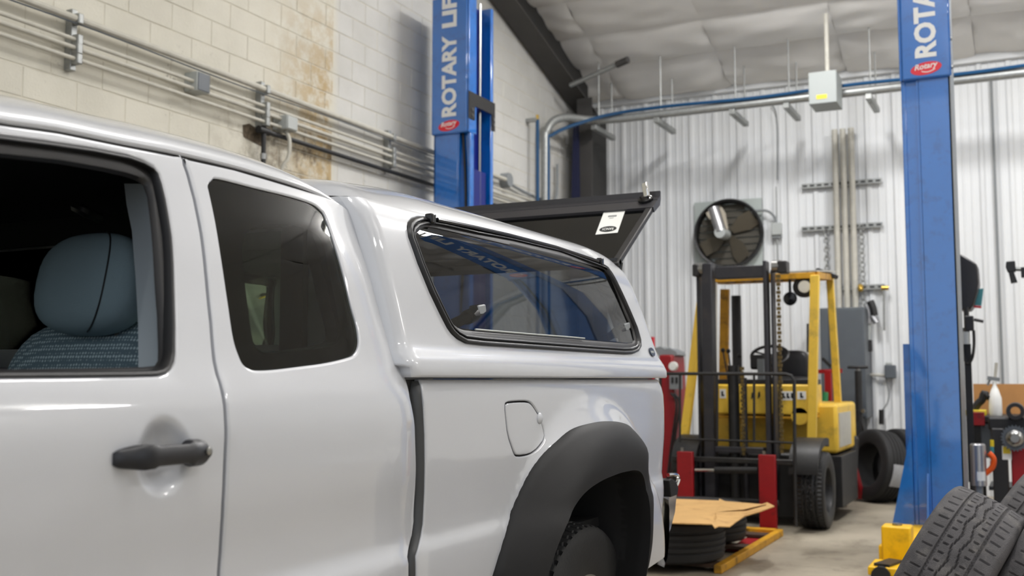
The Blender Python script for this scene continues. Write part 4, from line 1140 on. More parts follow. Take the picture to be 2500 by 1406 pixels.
for mir in (False, True):
    sh = panel('shell_side', cap_out, [cw_out], Wcap, 'paint', cap, grid=0.026, mir=mir, zoff=CAPZ, hole_flange=0.02, flat_top=ZS - 0.002)
    a_, b_ = nearest_match(cw_in, cw_out, 180)
    wf = band('window_frame', a_, b_, Wcap, 'trimblack', sh, extra=0.004, thick=0.012, mir=mir, zoff=CAPZ, inner_extra=-0.004)
    c1_ = offset(ccw(cw_out), 0.011)
    a_, b_ = nearest_match(c1_, offset(ccw(cw_out), -0.002), 180)
    band('outer_gasket', a_, b_, Wcap, 'rubber', wf, extra=0.010, thick=0.012, mir=mir, zoff=CAPZ)
    a_, b_ = nearest_match(offset(ccw(cw_out), 0.020), offset(ccw(cw_out), 0.012), 180)
    band('inner_gasket', a_, b_, Wcap, 'rubber', wf, extra=0.009, thick=0.006, mir=mir, zoff=CAPZ)
    glass('side_glass', offset(ccw(cw_in), -0.004), Wcap, 'tintcap', wf, 0.005, mir=mir, zoff=CAPZ)
    if not mir:
        # bright strip on the lower sash, drip rail on top, two paddle latches
        q = trace([(1158, 804), (1230, 810), (1300, 816), (1380, 822), (1425, 826)], Wcap)
        MB().tube([Vector((s, Wcap(s, z) - 0.003, z - CAPZ)) for s, z in q], 0.0025, 6).build('sash_strip', 'boxgrey', wf, local=True)
        q = trace([(1056, 537), (1149, 556), (1234, 575), (1348, 604), (1452, 638)], Wcap)
        MB().tube([Vector((s, Wcap(s, z) - 0.013, z - CAPZ)) for s, z in q], 0.006, 8).build('drip_rail', 'glossblack', wf, local=True)
        for (x, y) in ((1042, 536), (1458, 640)):
            s, z = trace([(x, y)], Wcap)[0]
            MB().box((s - 0.012, Wcap(s, z) - 0.022, z - CAPZ - 0.012), (s + 0.012, Wcap(s, z), z - CAPZ + 0.014)).build('hinge_clip', 'glossblack', wf, local=True, bevel=0.004)
        for (xa_, ya_, xb_, yb_) in ((1133, 790, 1187, 760), (1498, 826, 1540, 800)):
            A = trace([(xa_, ya_)], Wcap)[0]; B = trace([(xb_, yb_)], Wcap)[0]
            a = Vector((A[0], Wcap(*A) + 0.03, A[1] - CAPZ)); b = Vector((B[0], Wcap(*B) + 0.02, B[1] - CAPZ)); m_ = a.lerp(b, 0.62); e_ = a.lerp(b, 0.78)
            lt = MB().tube([a, a.lerp(b, 0.55)], 0.014, 14).tube([a.lerp(b, 0.5), e_], 0.019, 16).build('latch', 'trimblack', wf, local=True)
            MB().prism([e_ + Vector((0, -0.018, -0.012)), b + Vector((0.012, -0.016, 0.0)), b + Vector((0.01, -0.014, 0.02)), e_ + Vector((-0.005, -0.016, 0.022))], (0, 0.03, 0)).build('latch_lever', 'greypaint', lt, local=True, bevel=0.004)
    else:
        pass
# roof loft
rows = []; NS = 70
fs, re_ = cap_front(ZS), cap_rear(ZS)
for k in range(NS + 1):
    t = 0.5 - 0.5 * cos(pi * k / NS); s = fs + 0.0015 + (re_ - fs - 0.003) * t
    ef = max(0, (fs + 0.12 - s) / 0.12); er = max(0, (s - (re_ - 0.24)) / 0.24)
    hc = 0.105 * (0.74 + 0.26 * smooth01((s - fs) / 0.45)) * sqrt(max(0.0, 1 - min(1, ef) ** 2)) * sqrt(max(0.0, 1 - 0.55 * min(1, er) ** 2.2))
    cr = 0.03 * smooth01((s - fs) / 0.5) * (1 - min(1, er) ** 2)
    w0 = Wcap(s, ZS); r = []
    for j in range(61):
        u = 0.5 - 0.5 * cos(pi * j / 60); y = w0 + (WID - 2 * w0) * u; d = min(y - w0, WID - w0 - y); a = 1 - abs(2 * u - 1)
        r.append(Vector((s, y, ZS - CAPZ + hc * (1 - math.exp(-d / 0.094)) + cr * smooth01(a))))
    rows.append(r)
MB().grid(rows).build('shell_roof', 'paint', cap, local=True, angle=75)
# front wall of the shell and rear opening frame
zz_ = (1.2115, 1.26, 1.53, 1.6)
fp = lambda y, z: Vector((fs + 0.003, y, z - CAPZ))
fw = MB()
for za2, zb2 in zip(zz_, zz_[1:]):
    a0, a1 = Wcap(fs + 0.0016, za2), Wcap(fs + 0.0016, zb2)
    ys_ = [(a0, a1), (0.36, 0.36), (WID - 0.36, WID - 0.36), (WID - a0, WID - a1)]
    for k in range(3):
        if k == 1 and za2 == 1.26: continue
        fw.add([fp(ys_[k][0], za2), fp(ys_[k + 1][0], za2), fp(ys_[k + 1][1], zb2), fp(ys_[k][1], zb2)], [(0, 1, 2, 3)])
sf = fw.build('shell_front', 'paint', cap, local=True)
MB().box((fs + 0.004, 0.35, 1.25 - CAPZ), (fs + 0.008, WID - 0.35, 1.54 - CAPZ)).build('front_glass', 'tint', sf, local=True)
for mir in (False, True):
    pr = []
    for z in (1.19, 1.3, 1.4, 1.5, 1.58):
        a = Wcap(cap_rear(z) - 0.002, z); b_ = a + 0.06
        pr.append([Vector((cap_rear(z) - 0.002, (WID - y) if mir else y, z - CAPZ)) for y in (a, b_)] + [Vector((cap_rear(z) - 0.05, (WID - b_) if mir else b_, z - CAPZ))])
    MB().grid(pr).build('rear_post', 'paint', cap, local=True, fix=False)
gk = 0
for mir in (False, True):
    y_ = 0.056 if not mir else WID - 0.126
    MB().box((fs + 0.03, y_, 0.0), (0.80, y_ + 0.07, 0.02)).build('rail_gasket', 'rubber', cap, local=True)
# badge
bz = trace([(1590, 860)], Wcap)[0]
nb = surf_n(Wcap, bz[0], bz[1], False)
bc = Vector((bz[0], Wcap(*bz), bz[1] - CAPZ))
ex = Vector((0, 0, 1)).cross(nb).normalized(); ez_ = nb.cross(ex)
bo = MB().prism([bc + ex * 0.026 * cos(2 * pi * k / 32) + ez_ * 0.017 * sin(2 * pi * k / 32) + nb * 0.001 for k in range(32)], nb * 0.004)
bd_ = bo.build('badge', mat('dark_blue_badge', (20, 34, 58), 0.25), cap, local=True)
place_text(text_mesh('RANCH', 0.01, 0.0003, 0.0005, cap=0.009, width=0.036), bc + nb * 0.0052 - ex * 0.018 - ez_ * 0.0045, ex, ez_, nb).build('badge_lettering', 'boxgrey', bd_, local=True, smooth=False)

# ---- raised rear hatch
def lp(x, y, w): s, z = loc(x, y, w); return Vector((s, w, z - CAPZ))
Hn = lp(1490, 645, 0.2); Rn = lp(1621, 481, 0.15)
du = Vector((Rn.x - Hn.x, 0, Rn.z - Hn.z)); LH = du.length; du.normalize(); dv = Vector((0, 1, 0)); dn = Vector((-du.z, 0, du.x))
Yn, Yf = 0.165, WID - 0.165
def hp3(u, v, n=0.0): return Vector((Hn.x, 0, Hn.z)) + du * u + Vector((0, v, 0)) + dn * n
def ray_hatch(x, y, n=0.0):
    r = ray(x, y); inv = WM[cap.name].inverted(); o = inv @ C0; d = (inv.to_3x3() @ r)
    t = (hp3(0, 0, n) - o).dot(dn) / d.dot(dn); p = o + d * t
    return (p - hp3(0, 0)).dot(du), p.y
ha = MB()
hg = MB().hexa([hp3(0.0, Yn + 0.02, -0.004), hp3(LH - 0.06, Yn + 0.02, -0.004), hp3(LH - 0.06, Yf - 0.02, -0.004), hp3(0.0, Yf - 0.02, -0.004), hp3(0.0, Yn + 0.02, 0), hp3(LH - 0.06, Yn + 0.02, 0), hp3(LH - 0.06, Yf - 0.02, 0), hp3(0.0, Yf - 0.02, 0)])
u_in, v_in = ray_hatch(1578, 513)
RAIL = LH - u_in
fr = MB()
for (u0, u1, v0, v1) in ((0.0, LH, Yn, Yn + 0.03), (0.0, LH, Yf - 0.03, Yf), (-0.01, 0.03, Yn, Yf)):
    fr.hexa([hp3(u0, v0, -0.012), hp3(u1, v0, -0.012), hp3(u1, v1, -0.012), hp3(u0, v1, -0.012), hp3(u0, v0, 0.010), hp3(u1, v0, 0.010), hp3(u1, v1, 0.010), hp3(u0, v1, 0.010)])
hatch = fr.build('rear_hatch', 'trimblack', cap, local=True, bevel=0.004)
hg.build('hatch_glass', 'tinthatch', hatch, local=True)
rl = []
for v in (Yn - 0.004, Yn + 0.3, 0.9, Yf + 0.004):
    rl.append([hp3(LH - RAIL, v, -0.012), hp3(LH - RAIL, v, 0.012), hp3(LH - RAIL * 0.48, v, 0.014), hp3(LH - RAIL * 0.46, v, 0.008), hp3(LH - RAIL * 0.42, v, 0.015), hp3(LH - RAIL * 0.12, v, 0.012), hp3(LH, v, 0.03), hp3(LH + 0.006, v, 0.022), hp3(LH - RAIL * 0.1, v, -0.004), hp3(LH - RAIL * 0.3, v, -0.02), hp3(LH - RAIL, v, -0.012)])
mr = MB().grid(rl); n = len(rl[0]); mr.f += [tuple(range(n - 1)), tuple(range(3 * n, 4 * n - 1))]
mr.build('bottom_rail', mat('hatch_rail_black', (52, 51, 54), 0.35), hatch, local=True, angle=25)
u_h, v_h = ray_hatch(1578, 497)
hc2 = hp3(u_h, v_h, 0.012)
hd_ = MB().lathe([(0, 0), (0.032, 0), (0.032, 0.012), (0.022, 0.02), (0, 0.022)], hc2, dn, 20)
hdo = hd_.build('latch_base', 'glossblack', hatch, local=True)
MB().bar(hc2 + dn * 0.02 - dv * 0.012 - du * 0.01, hc2 + dn * 0.07 + du * 0.03, 0.016, 0.03).build('latch_handle', 'chrome', hatch, local=True, bevel=0.006)
ln = MB()
# gas strut by the hinge
A_ = hp3(0.05, Yn + 0.012, -0.02); B_ = Vector((cap_rear(1.45) - 0.1, 0.2, 1.42 - CAPZ))
MB().tube([A_, B_], 0.008, 8).build('gas_strut', 'glossblack', hatch, local=True)
MB().box(tuple(hp3(-0.015, Yn + 0.01, -0.02)), tuple(hp3(0.035, Yn + 0.06, 0.004))).build('hinge', 'glossblack', hatch, local=True)
# paper sticker
cs = [ray_hatch(x, y) for x, y in ((1454, 574), (1508, 569), (1527, 514), (1475, 518))]
stq = MB().prism([hp3(u, v, 0.0015) for u, v in cs], dn * 0.0012).build('sticker', 'label', hatch, local=True, smooth=False)
O_ = hp3(cs[2][0], cs[2][1], 0.003); Ex = hp3(*cs[3]) - hp3(*cs[2]); Ey = hp3(*cs[1]) - hp3(*cs[2])   # upside down in the picture
def sp_(a, b, n=0.0): return O_ + Ex * a + Ey * b + dn * n
Mok = mat('black_print', (20, 24, 24), 0.6)
MB().add([sp_(0.5 + 0.39 * cos(2 * pi * k / 36), 0.82 + 0.125 * sin(2 * pi * k / 36), 0.0002) for k in range(36)], [tuple(range(36))]).build('sticker_oval', Mok, stq, local=True, smooth=False)
tm_ = text_mesh('RANCH', 0.1, 0.0015, 0.0, cap=0.10, width=0.50)
MB().add([sp_(0.25 + v.x, 0.77 + v.y, 0.0005) for v in tm_[0]], tm_[1]).build('sticker_lettering', 'label', stq, local=True, smooth=False)
lines = MB()
for a0, a1, b0, b1 in ((0.32, 0.72, 0.21, 0.28), (0.42, 0.62, 0.33, 0.345)):
    k = 9 if b1 - b0 > 0.03 else 1
    for i in range(k):
        p = a0 + (a1 - a0) * i / k; q = p + (a1 - a0) / k * (0.72 if k > 1 else 1)
        lines.add([sp_(p, b0, 0.0003), sp_(q, b0, 0.0003), sp_(q, b1, 0.0003), sp_(p, b1, 0.0003)], [(0, 1, 2, 3)])
lines.build('sticker_print', mat('grey_print', (90, 92, 94), 0.6), stq, local=True, smooth=False)
# ================================================================== TWO POST LIFT
YLF = 7.70
def lift_post(sign, xin, where, Wd=0.345):
    """sign +1: carriage side faces +x (left post); -1: faces -x (right post). xin = x of the inner front edge"""
    Dp = 0.43
    def X_(a): return xin - sign * a          # a grows away from the opening
    r_ = empty('lift_post', (X_(Wd / 2), YLF + Dp / 2, 0), label='blue two-post lift column ' + where, cat='vehicle lift', group='blue lift posts')
    ZC = 3.235; TOP = 4.42
    # upright channel: outer back, front plate, rear plate with inner lips
    b = lambda a0, a1, y0, y1, z0, z1: MB().box((X_(a0), YLF + y0, z0), (X_(a1), YLF + y1, z1))
    b(Wd - 0.012, Wd, 0.0, Dp, 0, TOP).build('back_web', 'blue' if sign > 0 else 'greypaint', r_)
    b(0.115, Wd, 0.0, 0.012, 0, ZC + 0.02).build('front_plate', 'blue', r_, bevel=0.003)
    b(0.03, 0.115, 0.05 if sign > 0 else 0.018, 0.062, 0, TOP).build('recess_plate', 'blue', r_)
    b(0.0, 0.03, 0.012, 0.075, 0, TOP).build('front_rail', 'blue', r_, bevel=0.006)
    b(0.0, 0.10, Dp - 0.045, Dp, 0, TOP).build('rear_rail', 'blue', r_, bevel=0.006)
    b(0.10, Wd, Dp - 0.012, Dp, 0, TOP).build('rear_plate', 'blue', r_)
    b(0.10, 0.112, 0.0, 0.06, 0, ZC + 0.02).build('recess_lip', 'blue', r_)
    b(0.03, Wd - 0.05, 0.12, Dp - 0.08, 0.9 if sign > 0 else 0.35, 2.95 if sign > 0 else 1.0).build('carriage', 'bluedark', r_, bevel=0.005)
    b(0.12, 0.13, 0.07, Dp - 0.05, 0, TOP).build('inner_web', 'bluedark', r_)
    MB().tube([(X_(0.04), YLF + 0.25, 0.2), (X_(0.04), YLF + 0.25, TOP)], 0.011, 8).build('lift_cable', 'steel', r_)
    hz_ = [(X_(0.085), YLF + 0.035, ZC + 0.02)] + [(X_(0.085 - 0.03 * sin(k * 0.5)), YLF + 0.035, ZC - 0.2 * k) for k in range(1, 13)]
    if sign > 0: MB().tube(smooth_path(hz_, 4), 0.011, 8).build('hydraulic_hose', 'blackm', r_)
    # upper cover with lettering
    cv = MB().box((X_(0.012), YLF - 0.03, ZC), (X_(Wd + 0.012), YLF + 0.02, TOP)).build('cover', 'blue', r_, bevel=0.012)
    MB().box((X_(-0.004), YLF - 0.022, ZC), (X_(0.012), YLF + 0.11, TOP)).build('cover_flange', 'blue', cv, bevel=0.004)
    YF = YLF - 0.0305
    xc = X_(Wd / 2 + 0.012)
    # stacked letters read upwards: text x axis = +z, text y axis = -x
    t1 = text_mesh('ROTARY', 0.2, 0.008, 0.0015, cap=0.142, width=0.70)
    z_t = ZC + 0.145
    place_text(t1, (xc + 0.071, YF, z_t), (0, 0, 1), (-1, 0, 0), (0, -1, 0)).build('lettering', 'white', cv, smooth=False)
    t2 = text_mesh('LIFT', 0.2, 0.008, 0.0015, cap=0.142, width=0.40)
    place_text(t2, (xc + 0.071, YF, z_t + 0.77), (0, 0, 1), (-1, 0, 0), (0, -1, 0)).build('lettering', 'white', cv, smooth=False)
    zl = ZC + 0.068
    lg = MB().prism([(xc + 0.100 * cos(2 * pi * k / 36), YF, zl + 0.044 * sin(2 * pi * k / 36) + 0.02 * cos(2 * pi * k / 36) * 0.5) for k in range(36)], (0, -0.002, 0)).build('logo_oval', 'redlogo', cv, smooth=False)
    t3 = text_mesh('Rotary', 0.1, 0.002, 0.0008, cap=0.052, width=0.15, shear=0.2)
    place_text(t3, (xc - 0.074, YF - 0.0022, zl - 0.022), (0.995, 0, 0.1), (0, 0, 1), (0, -1, 0)).build('logo_lettering', 'white', lg, smooth=False)
    sw = [(xc - 0.03 + 0.011 * k, YF - 0.0024, zl - 0.022 - 0.012 * sin(pi * k / 8) + 0.0012 * k) for k in range(9)]
    MB().add([Vector(p) for p in sw] + [Vector(p) + Vector((0, 0, 0.006)) for p in sw], [(i, i + 1, 10 + i, 9 + i) for i in range(8)]).build('logo_swoosh', 'white', lg, smooth=False)
    if sign > 0:      # black tie bracket across the opening
        bk = MB()
        bk.box((X_(-0.012), YLF - 0.035, 3.35), (X_(-0.004), YLF + 0.07, 3.58))
        bk2 = MB().box((X_(-0.012), YLF + 0.07, 3.47), (X_(-0.004), YLF + Dp - 0.045, 3.58))
        bk3 = MB().box((X_(-0.012), YLF + Dp - 0.045, 3.33), (X_(-0.004), YLF + Dp + 0.01, 3.58))
        k_ = bk.build('tie_bracket', 'trimblack', r_)
        bk2.build('bracket_bar', 'trimblack', k_); bk3.build('bracket_foot', 'trimblack', k_)
        for yy in (YLF + 0.02, YLF + Dp - 0.02):
            for zz in (3.38, 3.43): MB().cyl((X_(-0.012), yy, zz), (X_(-0.02), yy, zz), 0.014, 10).build('bolt', 'steel', k_)
    else:
        for zz in (3.5, 3.3): MB().cyl((X_(Wd + 0.012), YLF + 0.01, zz), (X_(Wd + 0.02), YLF + 0.01, zz), 0.014, 10).build('bolt', 'steel', r_)
    # base and gussets
    b(-0.06, Wd + 0.10, -0.18, Dp + 0.12, 0, 0.02).build('base_plate', 'blue', r_)
    for yy in (0.0, 0.02):
        pass
    gp = [(X_(0.0), YLF - 0.004, 0.85), (X_(-0.05), YLF - 0.004, 0.62), (X_(-0.18), YLF - 0.004, 0.02), (X_(0.0), YLF - 0.004, 0.02)]
    MB().prism(gp, (0, 0.02, 0)).build('gusset', 'blue', r_)
    MB().prism([(X_(0.1), YLF, 0.55), (X_(0.1), YLF - 0.17, 0.02), (X_(0.1), YLF, 0.02)], (sign * 0.012, 0, 0)).build('gusset', 'blue', r_)
    return r_, X_
rp, XR = lift_post(-1, atY(2208, 500, YLF).x, 'beside the tyre pile on the right', 0.318)
lpst, XLf = lift_post(1, atY(1147, 325, YLF).x, 'against the block wall behind the truck')
lift_post(1, 0.47, 'of the next bay, reflected in the camper window')
# slim rail beside the right post
ra_ = atY(2213, 840, 7.9)
MB().box((ra_.x - 0.02, 7.86, 0.0), (ra_.x + 0.02, 7.9, ra_.z)).build('side_channel', 'blue', rp)
# yellow swing arm of the right post, folded towards the camera
q = atZ(2185, 1395); yk = q.y
xa_ = atY(2152, 1340, yk).x; xb_ = atY(2225, 1340, yk).x; zt_ = atY(2190, 1286, yk).z
arm = MB().box((xa_, yk, 0.06), (xb_, yk + 0.16, zt_)).build('arm_yoke', 'yellow', rp, bevel=0.012)
MB().cyl(((xa_ + xb_) / 2, yk + 0.08, zt_), ((xa_ + xb_) / 2, yk + 0.08, zt_ + 0.012), 0.03, 14).build('pivot_pin', 'steel', arm)
MB().box((xa_ - 0.02, yk + 0.02, 0.03), (xb_ + 0.03, yk + 0.14, zt_ * 0.55)).build('yoke_sleeve', 'yellow', arm, bevel=0.008)
MB().bar((xb_ - 0.02, yk + 0.1, 0.12), (XR(0.0), YLF + 0.1, 0.16), 0.12, 0.1).build('arm_link', 'yellow', arm)
p1 = atY(2122, 1378, yk - 0.35); p2 = atY(2205, 1378, yk - 0.35)
MB().box((p1.x, yk - 0.42, p1.z - 0.05), (p2.x, yk - 0.12, p1.z)).build('arm_tray', 'yellow', arm, bevel=0.008)
MB().box((p1.x + 0.03, yk - 0.40, 0.0), (p2.x - 0.05, yk - 0.06, p1.z - 0.05)).build('arm_beam', 'yellow', arm, bevel=0.008)
MB().prism([(p1.x + 0.03, yk - 0.38, p1.z + 0.002), (p2.x - 0.07, yk - 0.40, p1.z + 0.002), (p2.x - 0.02, yk - 0.2, p1.z + 0.002), (p1.x + 0.09, yk - 0.16, p1.z + 0.002)], (0, 0, 0.014)).build('rubber_pad', 'trimblack', arm)
MB().cyl(((p1.x + p2.x) / 2 - 0.02, yk - 0.445, 0.04), ((p1.x + p2.x) / 2 - 0.02, yk - 0.40, 0.04), 0.055, 14).build('arm_gear', 'blackm', arm)

# ================================================================== FORKLIFT
fk = atZ(1872, 1301); YF0 = fk.y                   # fork shank plane
YM = YF0 + 0.16; YG = YF0 + 0.62; YR = YF0 + 1.75
cxf = atY(1802, 900, YM).x
fl_ = empty('forklift', (cxf, YF0 + 0.9, 0), label='yellow and black forklift with red forks facing the camera', cat='forklift')
def fb(n, m_, x0, y0, x1, y1, Ya, Yb, par=fl_, bev=0.006, **k):
    a = atY(x0, y0, Ya); b = atY(x1, y1, Ya)
    return MB().box((a.x, Ya, a.z), (b.x, Yb, b.z)).build(n, m_, par, bevel=bev, **k)
def fbar(n, m_, p, q, w, h, par=fl_, up=(0, 1, 0), bev=0.004):
    return MB().bar(p, q, w, h, up).build(n, m_, par, bevel=bev)
# mast: outer and inner channels
for x0, x1, xi0, xi1, yt in ((1699, 1714, 1712, 1746, 643), (1880, 1897, 1861, 1882, 636)):
    fb('outer_mast_rail', 'mast', x0, yt + 22, x1, 1235, YM + 0.05, YM + 0.17)
    fb('inner_mast_rail', 'mast', xi0, yt, xi1, 1225, YM, YM + 0.12)
fb('mast_lining', 'blackm', 1738, 660, 1748, 1225, YM + 0.12, YM + 0.2)
fb('top_crossbar', 'mast', 1744, 652, 1864, 676, YM + 0.02, YM + 0.12)
fb('middle_crossbar', 'mast', 1744, 1090, 1864, 1108, YM + 0.02, YM + 0.12)
for x, y in ((1895, 650), (1706, 656)):
    c = atY(x, y, YM)
    MB().cyl((c.x - 0.035, YM + 0.02, c.z), (c.x + 0.035, YM + 0.02, c.z), 0.05, 18).build('chain_sheave', 'steel', fl_)
c = atY(1908, 652, YM); MB().box((c.x - 0.03, YM - 0.03, c.z - 0.05), (c.x + 0.045, YM + 0.1, c.z + 0.05)).build('sheave_bracket', 'trimblack', fl_, bevel=0.01)
c = atY(1702, 660, YM); MB().box((c.x - 0.035, YM - 0.03, c.z - 0.05), (c.x + 0.02, YM + 0.1, c.z + 0.05)).build('sheave_bracket', 'trimblack', fl_, bevel=0.01)
for x, ya_, yb_ in ((1900, 670, 1110), (1812, 895, 1115)):
    a = atY(x, ya_, YM - 0.01); b = atY(x, yb_, YM - 0.01); ch = MB(); n = int((a.z - b.z) / 0.032)
    for i in range(n):
        z = a.z - 0.032 * i; w = 0.010 if i % 2 else 0.016
        ch.box((a.x - w, YM - 0.025, z - 0.028), (a.x + w, YM - 0.005, z - 0.002))
    o = ch.build('lift_chain', 'chain', fl_, smooth=False); o['kind'] = 'stuff'
a = atY(1790, 892, YM + 0.1); b = atY(1790, 1220, YM + 0.1)
MB().cyl((a.x, YM + 0.1, b.z), (a.x, YM + 0.1, a.z), 0.045, 18).build('tilt_cylinder', 'blackm', fl_)
MB().cyl((a.x + 0.09, YM + 0.1, b.z), (a.x + 0.09, YM + 0.1, a.z - 0.1), 0.02, 12).build('cylinder_rod', 'mast', fl_)
for x, y0_, y1_, r__ in ((1748, 690, 1120, 0.011), (1903, 900, 1130, 0.012), (1889, 930, 1130, 0.008)):
    a = atY(x, y0_, YM + 0.22); b = atY(x, y1_, YM + 0.22); MB().tube([a, b], r__, 8).build('hydraulic_line', 'conduit' if x == 1748 else 'blackm', fl_)
# load backrest
Ybk = YF0 - 0.02
bk_ = MB().tube([atY(1612, 912, Ybk), atY(1918, 913, Ybk), atY(1932, 917, Ybk), atY(1939, 930, Ybk), atY(1941, 1180, Ybk), atY(1943, 1285, Ybk)], 0.013, 8).build('load_backrest', 'blackm', fl_)
for x in (1660, 1751, 1841): MB().tube([atY(x, 913, Ybk), atY(x, 1080, Ybk)], 0.010, 8).build('backrest_bar', 'blackm', bk_)
MB().tube([atY(1660, 1071, Ybk), atY(1935, 1081, Ybk)], 0.009, 8).build('backrest_bar', 'blackm', bk_)
MB().tube([atY(1612, 912, Ybk), atY(1612, 1085, Ybk)], 0.013, 8).build('backrest_bar', 'blackm', bk_)
# carriage and forks
fb('upper_fork_carriage', 'blackm', 1640, 1113, 1935, 1136, YF0 + 0.02, YF0 + 0.07)
fb('lower_fork_carriage', 'blackm', 1655, 1210, 1900, 1235, YF0 + 0.02, YF0 + 0.07)
c0 = atY(1697, 1147, YF0); c1 = atY(1850, 1148, YF0); cm = c0.lerp(c1, 0.32)
MB().cyl(c0, cm, 0.014, 12).build('side_shift_rod', 'chrome', fl_); MB().cyl(cm, c1, 0.026, 14).build('side_shift_cylinder', 'blackm', fl_)
for x0, x1, yt in ((1652, 1690, 1102), (1851, 1892, 1110)):
    a = atY(x0, yt, YF0 - 0.045); b = atY(x1, yt, YF0 - 0.045)
    f_ = MB().box((a.x, YF0 - 0.045, 0.005), (b.x, YF0, a.z)).build('fork', 'redfork', fl_, bevel=0.005)
    MB().hexa([(a.x, YF0 - 1.05, 0.012), (b.x, YF0 - 1.05, 0.012), (b.x, YF0 - 0.02, 0.005), (a.x, YF0 - 0.02, 0.005), (a.x, YF0 - 1.05, 0.018), (b.x, YF0 - 1.05, 0.018), (b.x, YF0 - 0.02, 0.028), (a.x, YF0 - 0.02, 0.028)]).build('fork_blade', 'redfork', f_, bevel=0.003)
    MB().box((a.x + 0.03, YF0 - 0.03, a.z), (a.x + 0.05, YF0 - 0.01, a.z + 0.03)).build('fork_pin', 'steel', f_)
# front chassis, cowl, floor
YC = YG - 0.05
fb('lower_chassis', 'blackm', 1700, 1100, 1965, 1268, YM + 0.3, YR - 0.2, bev=0.02)
cw = fb('cowl', 'yellowfl', 1740, 938, 1978, 1014, YC, YC + 0.55, bev=0.015)
fb('cowl_lower_edge', 'yellowold', 1740, 1014, 1978, 1024, YC + 0.01, YC + 0.5, bev=0.006)
fb('cowl_top', 'blackm', 1745, 926, 1978, 938, YC + 0.02, YC + 0.5, bev=0.004)
a = atY(1952, 1010, YC); MB().cyl((a.x, YC, a.z - 0.02), (a.x, YC + 0.03, a.z - 0.02), 0.07, 20).build('step_ear', 'yellowfl', fl_)
for x0, x1, y0, y1 in ((1908, 1940, 955, 977), (1946, 1968, 955, 975), (1757, 1772, 950, 972)):
    lb = fb('decal', 'label', x0, y0, x1, y1, YC - 0.003, YC, par=cw, bev=0)
    mk = MB(); n = 3 if x1 - x0 > 25 else 1
    for i in range(n):
        p = atY(x0 + (x1 - x0) * (i + 0.5) / n, (y0 + y1) / 2, YC - 0.004); mk.box((p.x - 0.012, YC - 0.005, p.z - 0.02), (p.x + 0.004, YC - 0.003, p.z + 0.022)); mk.box((p.x - 0.01, YC - 0.005, p.z - 0.02), (p.x + 0.014, YC - 0.003, p.z - 0.006))
    o = mk.build('decal_print', Mok, lb, smooth=False); o['kind'] = 'stuff'
for x, y in ((1837, 965), (1853, 964)):
    p = atY(x, y, YC); o = MB().prism([(p.x - 0.012, YC - 0.002, p.z - 0.035), (p.x + 0.012, YC - 0.002, p.z - 0.01), (p.x + 0.008, YC - 0.002, p.z + 0.03), (p.x - 0.006, YC - 0.002, p.z + 0.02)], (0, -0.001, 0)).build('decal_print', Mok, cw, smooth=False)
# wheels and fenders
a = atY(1942, 1300, YF0 + 0.12); b = atY(2012, 1300, YF0 + 0.12); RW = 0.305; yw = YF0 + 0.12 + RW
ft = tyre_mesh('forklift_tyre', RW, (b.x - a.x), 0.17, 'at', 112); ft.materials.append(M['blackm'])
xl0 = atY(1655, 1300, YF0 + 0.12).x
for xw in ((a.x + b.x) / 2, xl0 + (b.x - a.x) / 2 - 0.06):
    t_ = bpy.data.objects.new('drive_wheel', ft); col.objects.link(t_); t_.parent = fl_; t_.location = WM[fl_.name].inverted() @ Vector((xw, yw, RW)); t_.rotation_euler = (0, 0, pi / 2)
    MB().lathe([(0, 0.04), (0.06, 0.05), (0.09, 0.02), (0.15, 0.03), (0.172, 0.06), (0.172, -0.06), (0, -0.04)], (xw, yw, RW), (1, 0, 0), 24).build('hub', 'blackm', fl_)
for x0, x1, y0, y1 in ((1926, 1998, 1072, 1100), (1640, 1700, 1064, 1088)):
    p = atY(x0, y0, YF0 + 0.1); q = atY(x1, y1, YF0 + 0.1); rows = []
    for k in range(9):
        t = pi * (0.08 + 0.55 * k / 8); yy = yw - (RW + 0.05) * cos(t) * 1.05; zz = RW + (p.z - RW) * (sin(t) ** 0.5)
        rows.append([Vector((p.x, yy, zz)), Vector((q.x, yy, zz)), Vector((q.x, yy, zz - 0.06)), Vector((p.x, yy, zz - 0.06))])
    m_ = MB().grid(rows, True); m_.f += [(0, 1, 2, 3), (32, 33, 34, 35)]; m_.build('wheel_fender', 'blackm', fl_, angle=40)
for sx in (2030, 1790):
    p = atY(sx, 1200, YR + 0.05); MB().lathe([(0.0, -0.08), (0.2, -0.08), (0.235, -0.05), (0.235, 0.05), (0.2, 0.08), (0, 0.08)], (p.x, YR + 0.0, 0.235), (1, 0, 0), 28).build('steer_wheel', 'blackm', fl_)
# body behind
pa = atY(1990, 985, YG + 0.35); pb = atY(2052, 1108, YG + 0.35); pl = atY(1745, 985, YG + 0.35)
bdy = MB().box((pl.x, YG + 0.35, pb.z), (pb.x - 0.02, YR + 0.25, pa.z)).build('engine_hood', 'yellowfl', fl_, bevel=0.03)
MB().box((pb.x - 0.02, YG + 0.42, pb.z + 0.05), (pb.x - 0.012, YR - 0.1, pa.z - 0.08)).build('side_vent', 'conduit', bdy)
MB().hexa([(pl.x + 0.02, YR + 0.1, 0.12), (pb.x - 0.04, YR + 0.1, 0.12), (pb.x - 0.04, YR + 0.36, 0.2), (pl.x + 0.02, YR + 0.36, 0.2), (pl.x, YR + 0.1, pb.z + 0.12), (pb.x, YR + 0.1, pb.z + 0.12), (pb.x, YR + 0.32, pb.z + 0.1), (pl.x, YR + 0.32, pb.z + 0.1)]).build('counterweight', 'blackm', fl_, bevel=0.04)
fb('side_step', 'blackm', 2000, 1112, 2058, 1240, YG + 0.3, YR)
